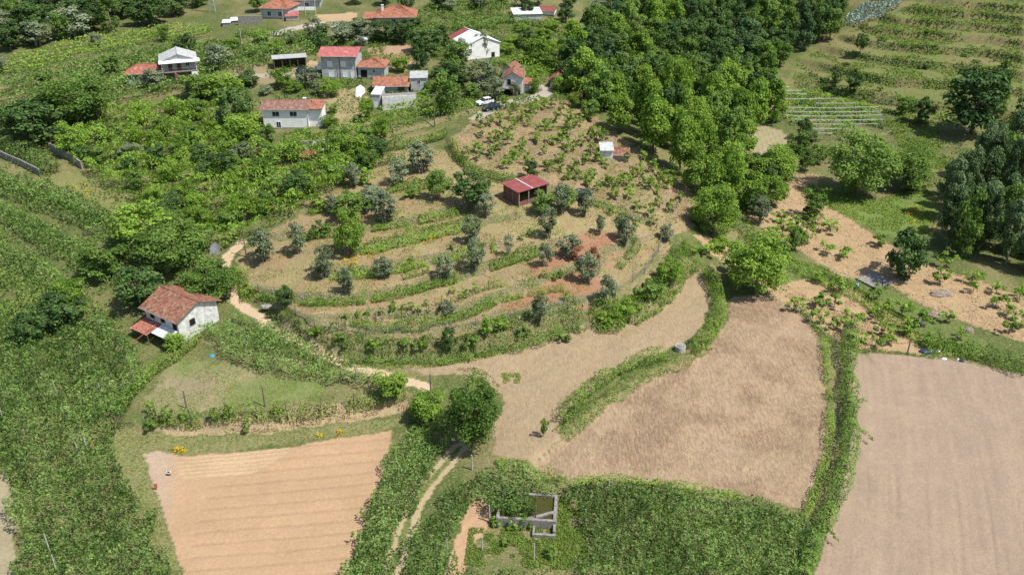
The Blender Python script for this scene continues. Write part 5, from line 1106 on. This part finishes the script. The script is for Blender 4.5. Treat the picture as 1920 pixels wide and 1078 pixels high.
# ---------------------------------------------------------------- single trees placed after the photograph: kind, x, y of the foot, width, height in pixels
T = [
 ('bigwalnut',1415,552,118,118),('big',886,838,104,140),('bigwalnut',1335,440,92,95),('walnut',1395,385,70,75),('bigwalnut',1450,345,85,70),('walnut',1440,385,60,60),
 ('big',1600,366,145,135),('big',1700,355,95,85),('dark',1688,520,88,105),('dark',1820,250,120,130),('poplar',1862,220,60,105),('dark',1920,240,60,70),
 ('dark',1722,232,48,55),('round',1690,215,38,40),('dark',1600,172,32,45),('dark',1565,168,22,38),('round',1555,76,42,62),('dark',1612,100,24,40),
 ('big',395,560,110,80),('dark',265,575,90,90),('big',330,500,150,100),('walnut',275,465,110,95),('round',200,520,90,80),('dark',120,610,90,70),('walnut',132,575,60,60),('dark',60,640,70,60),
 ('dark',445,245,70,90),('walnut',455,262,80,55),('dark',75,265,110,85),('big',145,230,150,100),('walnut',140,290,60,65),('dark',160,305,36,36),('dark',30,255,60,60),
 ('olive',560,475,44,66),('olive',495,490,56,70),('dark',535,575,40,42),('walnut',657,480,55,90),('round',655,410,70,55),('olive',610,520,50,60),('olive',650,550,40,48),('olive',718,520,44,40),
 ('olive',722,420,60,65),('round',820,375,46,60),('dark',885,392,80,78),('olive',745,345,44,50),('olive',790,325,60,60),('olive',835,525,38,52),('olive',888,455,42,52),('olive',892,505,46,62),
 ('olive',912,405,40,50),('olive',952,478,22,40),('olive',1022,500,34,48),('olive',1030,445,42,60),('olive',1055,400,44,60),('olive',1096,405,40,55),('olive',1125,440,24,40),('olive',1172,458,46,60),
 ('olive',1065,480,50,45),('olive',1102,530,50,60),('olive',1138,572,42,62),('olive',1012,608,42,60),('dark',842,660,30,52),('olive',838,590,36,28),('round',1020,400,50,50),('dark',995,335,28,38),
 ('walnut',668,300,46,54),('dark',690,320,40,40),('walnut',1060,390,40,44),('olive',1250,452,34,34),('dark',1410,400,40,40),('olive',1425,420,44,60),('round',1520,410,50,60),('round',1490,470,40,50),
 ('walnut',752,135,36,32),('dark',790,130,34,60),('round',838,214,62,80),('dark',850,170,60,60),('olive',900,170,70,62),('olive',925,188,44,46),('round',855,130,50,60),('dark',800,100,60,50),('walnut',1005,120,50,55),('dark',988,95,34,45),
 ('walnut',690,225,34,44),('dark',775,60,40,30),('olive',905,108,36,50),('olive',965,180,22,28),('round',1000,175,22,24),('olive',862,122,48,50),('dark',600,95,40,40),('olive',640,80,60,40),('olive',680,72,60,40),('dark',720,80,50,45),('dark',755,82,45,45),('olive',590,80,40,50),
 ('walnut',530,165,40,40),('olive',410,130,60,50),('dark',350,100,46,38),('olive',290,165,60,40),('walnut',420,190,80,60),('round',370,185,60,50),('dark',470,160,50,30),('olive',580,165,46,40),('walnut',620,180,40,36),
 ('dark',300,310,50,44),('dark',360,270,46,40),('dark',420,330,56,50),('dark',560,370,60,56),('dark',500,395,40,40),('dark',330,400,50,44),('olive',455,300,46,36),('olive',250,300,46,36),('dark',610,300,40,40),('dead',1082,492,34,34),('dead',1112,500,30,40),('brightbush',960,990,30,22),('brightbush',930,985,24,18),('bush',985,990,26,24),('bush',950,1020,22,16),('bush',1035,1045,26,26),('brightbush',592,632,26,24),('bush',640,650,34,26),('brightbush',700,655,30,26),('bush',765,660,34,28),('brightbush',795,655,20,34),('bush',880,650,36,26),('brightbush',915,628,34,36),('brightbush',940,618,40,34),('bush',980,632,30,26),('bush',1060,640,30,24),('brightbush',1140,612,40,34),('brightbush',1185,590,40,32),('bush',1228,560,36,34),('brightbush',1262,520,36,34),('brightbush',690,345,40,34),('bush',600,440,40,28),('bush',700,395,44,30),('brightbush',770,372,34,22),('bush',640,345,34,30),('olive',700,385,54,44),('olive',660,350,46,44),('brightbush',600,385,34,28),('olive',625,400,40,40),
 ('walnut',330,654,44,38),('walnut',735,742,60,50),('walnut',340,830,2,2),
 ('bush',282,806,30,28),('bush',1019,818,20,44),('walnut',1350,470,40,30),('bush',1378,520,60,60),('walnut',800,790,70,60),('bush',1210,560,46,40),('walnut',1255,525,50,45),('walnut',1165,600,50,45),('bush',1650,462,30,30),
 ('olive',140,70,90,60),('olive',70,85,70,50),('dark',60,60,80,60),('dark',20,95,60,50),('dark',170,48,60,60),('dark',230,30,80,50),('dark',285,46,70,60),('poplar',210,62,50,70),('dark',330,30,50,40),('dark',100,30,80,50),('olive',200,30,60,50),
 ('dark',1240,40,60,40),('dark',980,15,30,40),('olive',840,20,40,30),('dark',895,15,30,30),
]
for t in T:
    if t[3] > 5: plant(*t)
def fill(poly, kinds, spacing, hr, wr, seed, h0=0, minpx=None):
    P = W2(poly); lo = P.min(0); hi = P.max(0); r = random.Random(seed); pts = []; tries = int((hi[0]-lo[0])*(hi[1]-lo[1])/spacing**2*12)
    for _ in range(tries):
        x = r.uniform(lo[0], hi[0]); y = r.uniform(lo[1], hi[1])
        if not inpoly(np.array([x]), np.array([y]), P)[0]: continue
        if all((x-a)**2+(y-b_)**2 > spacing**2 for a, b_ in pts): pts.append((x, y))
    for x, y in pts:
        k = r.choice(kinds); h = r.uniform(*hr); plant_at(k, x, y, h, r.uniform(*wr))
# the wood behind the knoll
fill([(1085,205),(1060,150),(1100,60),(1180,30),(1300,10),(1420,30),(1470,90),(1460,150),(1400,180),(1300,160),(1200,180),(1130,215)], ['dark','round','pine','dark','round','plane'], 6.4, (8, 13), (8, 10.5), 1)
fill([(1110,215),(1200,190),(1300,170),(1400,190),(1452,205),(1460,240),(1400,262),(1388,330),(1370,385),(1320,385),(1262,325),(1205,280),(1150,245)], ['plane','plane','round','dark','plane','walnut'], 6.0, (9, 15), (7, 9.5), 2)
fill([(1180,0),(1300,-25),(1500,-20),(1580,20),(1560,60),(1520,95),(1460,110),(1440,70),(1300,20)], ['dark','poplar','pine','round','poplar'], 6.2, (9, 14), (7, 10), 3)
fill([(1775,395),(1830,330),(1880,300),(1990,300),(2010,520),(1900,512),(1800,492),(1745,462)], ['birch','birch','dark','birch','round'], 4.8, (10, 15), (6, 8), 4)
fill([(-60,20),(120,5),(320,0),(380,12),(340,40),(200,66),(80,90),(-60,110)], ['dark','olive','round','dark'], 8.5, (6, 9), (7, 10), 5)
fill([(1400,330),(1480,290),(1500,260),(1540,262),(1540,310),(1480,335),(1440,360)], ['round','dark','round'], 5.2, (4, 7), (5, 7), 6)
fill([(440,30),(620,0),(800,10),(980,5),(1150,20),(1140,60),(1050,60),(960,20),(800,40),(700,15),(600,8),(480,25)], ['olive','round','dark'], 9.5, (4, 7), (5, 8), 7)
fill([(120,270),(240,230),(360,200),(470,270),(600,265),(720,250),(740,300),(600,360),(480,420),(330,440),(240,360)], ['walnut','round','dark','round','bush','walnut'], 5.4, (3.2, 5.4), (4.2, 7), 8)
fill([(0,120),(200,80),(330,75),(230,110),(220,150),(100,210),(0,220)], ['olive','round'], 15, (3, 5), (4, 6), 9)
fill([(1560,240),(1700,240),(1900,200),(1910,120),(1700,110),(1590,120),(1520,150)], ['bush','bush','dark'], 12, (1.2, 2.4), (2, 3.6), 10)
fill([(1600,100),(1915,100),(1915,20),(1720,20)], ['bush'], 13, (1, 1.8), (1.6, 3), 11)
fill([(1050,165),(1110,215),(1130,235),(1100,235),(1075,215)], ['round','walnut'], 6, (3, 5), (4, 6), 12)
fill([(790,140),(840,130),(890,160),(925,175),(900,188),(870,190),(800,180)], ['round','dark','olive'], 7, (2.5, 4), (4.5, 6.5), 13)
fill([(-120,700),(-60,640),(-60,1050),(-160,1050)], ['round'], 14, (4, 7), (6, 9), 14)
fill([(400,122),(500,112),(590,100),(590,86),(480,78),(400,98)], ['olive','round','walnut'], 7.5, (2.4, 3.8), (3.5, 5.5), 21)
fill([(765,75),(850,60),(848,110),(795,128)], ['olive','round','dark'], 6.5, (2.6, 4.2), (4, 6), 22)
fill([(350,172),(480,160),(600,168),(600,182),(480,178),(400,192)], ['round','olive','walnut'], 5.5, (2, 3.2), (3, 5), 23)
fill([(942,60),(1040,60),(1055,110),(1000,150),(985,135),(948,100)], ['round','walnut','walnut'], 6.5, (2.4, 4), (4, 6), 24)
fill([(600,62),(680,70),(780,76),(670,90),(610,84)], ['olive','olive','round'], 5.5, (2.6, 3.8), (3.6, 5.2), 25)
fill([(612,196),(690,200),(700,235),(620,240)], ['walnut','bush','round'], 5.5, (1.6, 2.8), (2.6, 4.2), 26)
def off(pts, ox, oy, k=2.994): return [(ox + a / k, oy + b_ / k) for a, b_ in pts]
V1 = off([(945,660),(895,690),(1010,670),(1055,650),(1085,628),(1145,605),(1185,600),(960,720),(1150,710),(1205,680),(1110,745),(1165,725),(1265,715),(1310,710),(1340,700),(790,765),(750,845),(700,880),(845,795),(865,790),(905,775),(935,800),(840,880),(1015,835),(1000,860),(970,885),(1140,860),(1190,800),(1230,790),(1265,765),(925,935),(960,910),(1035,915),(1075,935),(1178,955),(1150,935),(1215,905),(1250,900),(1305,950),(1355,920),(1300,840),(1262,845),(1350,810),(1400,785),(1430,770),(1470,790),(1480,935),(1390,1010),(1505,1040),(1575,1010),(1640,985),(1675,970),(1690,1035),(1620,1075),(1750,955),(1790,995),(1800,1035),(1850,990),(1780,1078),(1890,985)], 640, 0)
V1 += off([(920,600),(980,615),(1110,600),(1230,640),(1290,655),(1370,640),(830,700),(780,700),(880,830),(790,850),(760,900),(1090,800),(1060,700),(1410,850),(1440,900),(1380,900),(1230,960),(1270,1000),(1330,1000),(1440,1060),(1540,1090),(1730,1060),(1690,890),(1860,1040),(1600,900)], 640, 0)
V1 += [(1160,345),(1180,370),(1195,395),(1150,370),(1220,350),(1235,385),(1215,405),(1175,345),(1200,330),(1250,350),(1135,345),(1110,330),(1260,395),(1165,415),(1190,430),(1225,420),(1145,400),(1120,300),(1100,350),(1275,375)]
for a, b_ in V1: plant('vinebush', a, b_ + 3, random.uniform(18, 26), random.uniform(19, 30))
V2 = off([(150,700),(225,690),(290,650),(350,665),(390,660),(430,670),(25,720),(95,700),(480,640),(690,590),(750,560),(620,570),(1265,610),(1130,480),(1200,500),(1230,480),(1060,250),(1010,270),(390,400),(480,450),(360,450),(620,330),(60,450),(290,670)], 640, 360)
for a, b_ in V2: plant('vinebush', a, b_, random.uniform(12, 18), random.uniform(14, 20), 'small terrace vine')
for a, b_ in off([(850,170),(945,210),(1040,215),(1210,220),(1285,205),(1400,280),(1290,200),(1560,175)], 0, 718): plant('vinebush', a, b_, random.uniform(18, 24), random.uniform(26, 34), 'upright leafy vine')
V3 = off([(745,180),(830,225),(610,210),(540,180),(700,295),(800,340),(905,380),(1300,440),(1475,420),(1440,510),(1620,510),(1630,560),(1760,565),(1890,600),(1750,655),(1860,715),(1890,770),(1830,800),(620,670),(780,660),(770,745),(850,650),(870,575),(740,505),(1090,600),(1080,720),(1150,690),(1230,680),(1250,790),(1110,800),(1080,870),(940,740),(860,775),(1380,870),(970,860),(1160,840),(1320,740),(560,240),(690,240),(150,360),(1560,820),(1480,740),(640,280)], 1280, 360)
for a, b_ in V3: plant('kiwi', a, b_, random.uniform(28, 44), random.uniform(24, 36))

# ---------------------------------------------------------------- ground cover, one uncountable mass per sort
def cover(polys, n, h, ls, m, label, name, cat, thr=.5, sc_=3.0, seed=0, tone0=.5, steep=None):
    xs = []; ys = []
    for poly, f in polys:
        P = W2(poly); lo = P.min(0); hi = P.max(0); k = int(n * f); x = rng.uniform(lo[0], hi[0], k); y = rng.uniform(lo[1], hi[1], k); mm = inpoly(x, y, P) & (fbm(x, y, sc_, 200 + seed, 3) > thr); xs.append(x[mm]); ys.append(y[mm])
    x = np.concatenate(xs); y = np.concatenate(ys)
    if steep is not None:
        sl = np.abs(H(x, y + .7) - H(x, y - .7)) / 1.4; k = sl > steep; x = x[k]; y = y[k]
    z = H(x, y) + rng.uniform(.02, h, len(x)); Nn = unit(len(x)) * .8 + (0, 0, .7)
    me = leaf_mesh(name, np.stack([x, y, z], -1), Nn, ls * rng.uniform(.6, 1.4, len(x)), tone0 + rng.normal(0, .25, len(x)), M[m]); o = link(name, me); tagp(o, label, cat, kind='stuff')
full = [(-60,1078),(-60,120),(300,60),(900,0),(1100,60),(1920,240),(1980,1078)]
KN = [(450,500),(560,400),(700,300),(840,280),(950,200),(1120,220),(1300,380),(1245,490),(1060,582),(850,630),(640,630),(500,560)]
def stones(poly, n, label):
    P = W2(poly); lo = P.min(0); hi = P.max(0); x = rng.uniform(lo[0], hi[0], n); y = rng.uniform(lo[1], hi[1], n); mm = inpoly(x, y, P); x = x[mm]; y = y[mm]
    sl = np.abs(H(x, y + .5) - H(x, y - .5)); k = sl > .42; x = x[k]; y = y[k]; z = H(x, y); m = len(x)
    o6 = np.array([(1,0,0),(-1,0,0),(0,1,0),(0,-1,0),(0,0,.8),(0,0,-.5)]); R_ = rng.uniform(.10, .24, (m, 1, 1)); V = np.stack([x, y, z], -1)[:, None] + o6[None] * R_ * rng.uniform(.7, 1.3, (m, 6, 1))
    f = np.array([(0,2,4),(2,1,4),(1,3,4),(3,0,4),(2,0,5),(1,2,5),(3,1,5),(0,3,5)]); F = (f[None] + 6 * np.arange(m)[:, None, None]).reshape(-1, 3)
    tagp(link('bank_stones', mesh_np('bank_stones', V, F, M['stone'])), label, 'stones', kind='stuff')
stones(KN, 26000, 'loose granite stones along the steep banks of the mown terraces')
cover([(KN, 1.0)], 90000, .25, .22, 'grass', 'scattered green weeds over the mown terraces', 'terrace_weeds', 'weeds', .56, 3.0, 1, .45)
cover([([(200,798),(330,820),(770,778),(765,797),(450,842),(268,852),(342,1078),(325,1078),(200,840)], 1), ([(880,990),(1100,990),(1105,1070),(870,1060)], 1.3), ([(1050,930),(1100,950),(1095,1010),(1045,1000)], .6)], 16000, .22, .17, 'grass', 'rough grass around the tilled field and below the tank', 'rough_grass', 'grass', .42, 2.0, 2, .4)
cover([([(1515,345),(1640,375),(1745,345),(1755,440),(1640,432),(1515,372)], 1), ([(1660,225),(1760,240),(1780,330),(1700,300)], 1)], 14000, .35, .3, 'grass', 'tall meadow grass in the right valley', 'meadow_grass', 'grass', .4, 3, 3, .6)
cover([([(1480,205),(1570,120),(1590,60),(1720,8),(1920,8),(1920,235),(1640,240)], 1)], 60000, .5, .42, 'grass', 'tussock grass over the terraced hillside', 'hillside_grass', 'grass', .5, 5, 4, .5)
HP = [(1480,205),(1570,120),(1590,60),(1720,8),(1920,8),(1920,235),(1640,240)]
cover([(HP, 1)], 90000, 1.0, .42, 'mid', 'dark scrub growing along the terrace banks of the right hillside', 'terrace_scrub', 'scrub', .46, 6, 14, .35, .32)
cover([(HP, 1)], 70000, .5, .42, 'grass', 'pale dry and fresh grass along the hillside terrace edges', 'terrace_edge_grass', 'grass', .5, 8, 15, .8, .22)
cover([([(500,600),(640,655),(850,655),(1060,604),(1060,590),(850,630),(640,630)], 1), ([(262,800),(420,790),(600,765),(750,745),(775,765),(500,812)], 1.2)], 9000, .5, .2, 'dry', 'pale dry grass on the banks', 'dry_grass', 'grass', .45, 2, 5)
cover([([(635,480),(760,450),(840,430),(845,445),(760,470),(650,500)], 1), ([(585,818),(612,808),(650,802),(644,816),(612,822)], .10), ([(322,846),(334,840),(352,846),(340,852)], .05), ([(130,330),(160,345),(175,370),(140,365)], .5), ([(1690,400),(1740,375),(1745,400),(1700,430)], .7)], 5000, .6, .22, 'yellow', 'clumps of yellow broom flowers', 'yellow_flowers', 'flowers', .60, 1.5, 6)
cover([([(-60,1078),(-60,150),(300,60),(620,120),(760,260),(560,400),(430,480),(420,560),(240,640),(60,640)], 1.0), ([(560,60),(900,0),(1100,60),(1080,200),(800,220),(600,150)], .8)], 100000, .8, .4, 'mid', 'low wild green ground cover on the left slope and round the village', 'ground_cover', 'ground cover', .46, 4, 7, .5)
cover([([(1375,558),(1535,630),(1550,790),(1508,950),(1100,898),(985,880),(1110,802),(1260,692)], 1), ([(1292,498),(1330,560),(1262,650),(1110,730),(1042,830),(925,852),(944,750),(820,695),(980,645),(1170,604)], .8)], 15000, .05, .13, 'dry', 'loose straw strewn over the two brown fields', 'straw_litter', 'straw', .42, 2.5, 8, .6)
cover([([(1475,330),(1545,370),(1700,480),(1920,560),(1980,660),(1760,585),(1500,470),(1440,440)], 1), ([(1450,540),(1600,538),(1740,640),(1600,655),(1500,578)], .5)], 26000, .08, .2, 'dry', 'thick straw mulch strewn between the orchard trees', 'straw_mulch', 'straw', .45, 2.0, 9, .6)
cover([([(940,700),(975,700),(980,718),(950,722),(935,712)], 1)], 1500, .2, .16, 'grass', 'small green weed patch in the stubble field', 'weed_patch', 'weeds', .47, .9, 12)
cover([([(1460,215),(1500,110),(1560,80),(1600,180),(1700,222),(1800,262),(1920,300),(1920,240),(1780,380),(1650,330),(1500,240)], 1)], 60000, .45, .36, 'mid', 'tussocks and scrub in the right valley', 'valley_scrub', 'scrub', .52, 5, 13, .5)
cover([([(1375,558),(1535,630),(1550,790),(1508,950),(1100,898),(985,880),(1110,802),(1260,692)], 1), ([(1292,498),(1330,560),(1262,650),(1110,730),(1042,830),(925,852),(944,750),(820,695),(980,645),(1170,604)], 1)], 9000, .1, .13, 'grass', 'sparse weeds coming up in the two brown fields', 'field_weeds', 'weeds', .63, 1.2, 18)
cover([([(275,745),(300,700),(345,672),(400,680),(470,692),(560,702),(625,715),(600,745),(420,768),(330,778)], 1), ([(60,660),(300,640),(380,620),(400,670),(290,700)], .4)], 14000, .14, .14, 'grass', 'short grass on the small plot', 'short_grass', 'grass', .48, 2.5, 19, .6)
cover([(KN, 1.0)], 60000, .08, .22, 'dry', 'cut dry grass lying on the mown terraces', 'cut_grass', 'grass', .5, 3.0, 10, .4)

# ---------------------------------------------------------------- labels that single out each planted thing
LAND += [('the dark brown straw field', 1300, 780), ('the pinkish ploughed field', 1750, 850), ('the red soil patch', 1060, 520), ('the small grass plot', 430, 720), ('the green meadow', 1620, 395),
         ('the blue grey plantation', 1640, 20), ('the small contour ploughed plot', 1435, 275), ('the orange tilled field', 520, 930)]
LAND = [(l, x, y) for l, x, y in LAND if l.startswith('the ')]
ORD = ['', 'second', 'third', 'fourth', 'fifth', 'sixth', 'seventh', 'eighth', 'ninth', 'tenth', 'eleventh', 'twelfth', 'thirteenth', 'fourteenth', 'fifteenth', 'sixteenth', 'seventeenth', 'eighteenth', 'nineteenth', 'twentieth'] + ['twenty ' + q for q in ('first','second','third','fourth','fifth','sixth','seventh','eighth','ninth')]
from collections import defaultdict
B_ = defaultdict(list)
for o, look, px, py in REG:
    d, l = min(((math.hypot(px - x, (py - y) * 1.3), (l, x, y)) for l, x, y in LAND), key=lambda t: t[0])
    dx, dy = px - l[1], (py - l[2]) * 1.3
    side = ('right of' if dx > 0 else 'left of') if abs(dx) > abs(dy) else ('in front of' if dy > 0 else 'behind')
    B_[(look, side, l[0])].append((d, o))
for (look, side, l), v in B_.items():
    v.sort(key=lambda t: t[0])
    for i, (d, o) in enumerate(v):
        if len(v) == 1: o['label'] = f'{look} {side} {l}'
        elif i < 29: o['label'] = f'{look} {side} {l}, ' + ('closest one' if i == 0 else ORD[i] + ' closest')
        else: o['label'] = f'{look} far {side} {l}, among its neighbours'
for o in bpy.data.objects:
    if '_w' in o: del o['_w']
print('objects', len(bpy.data.objects), 'planted', len(REG))
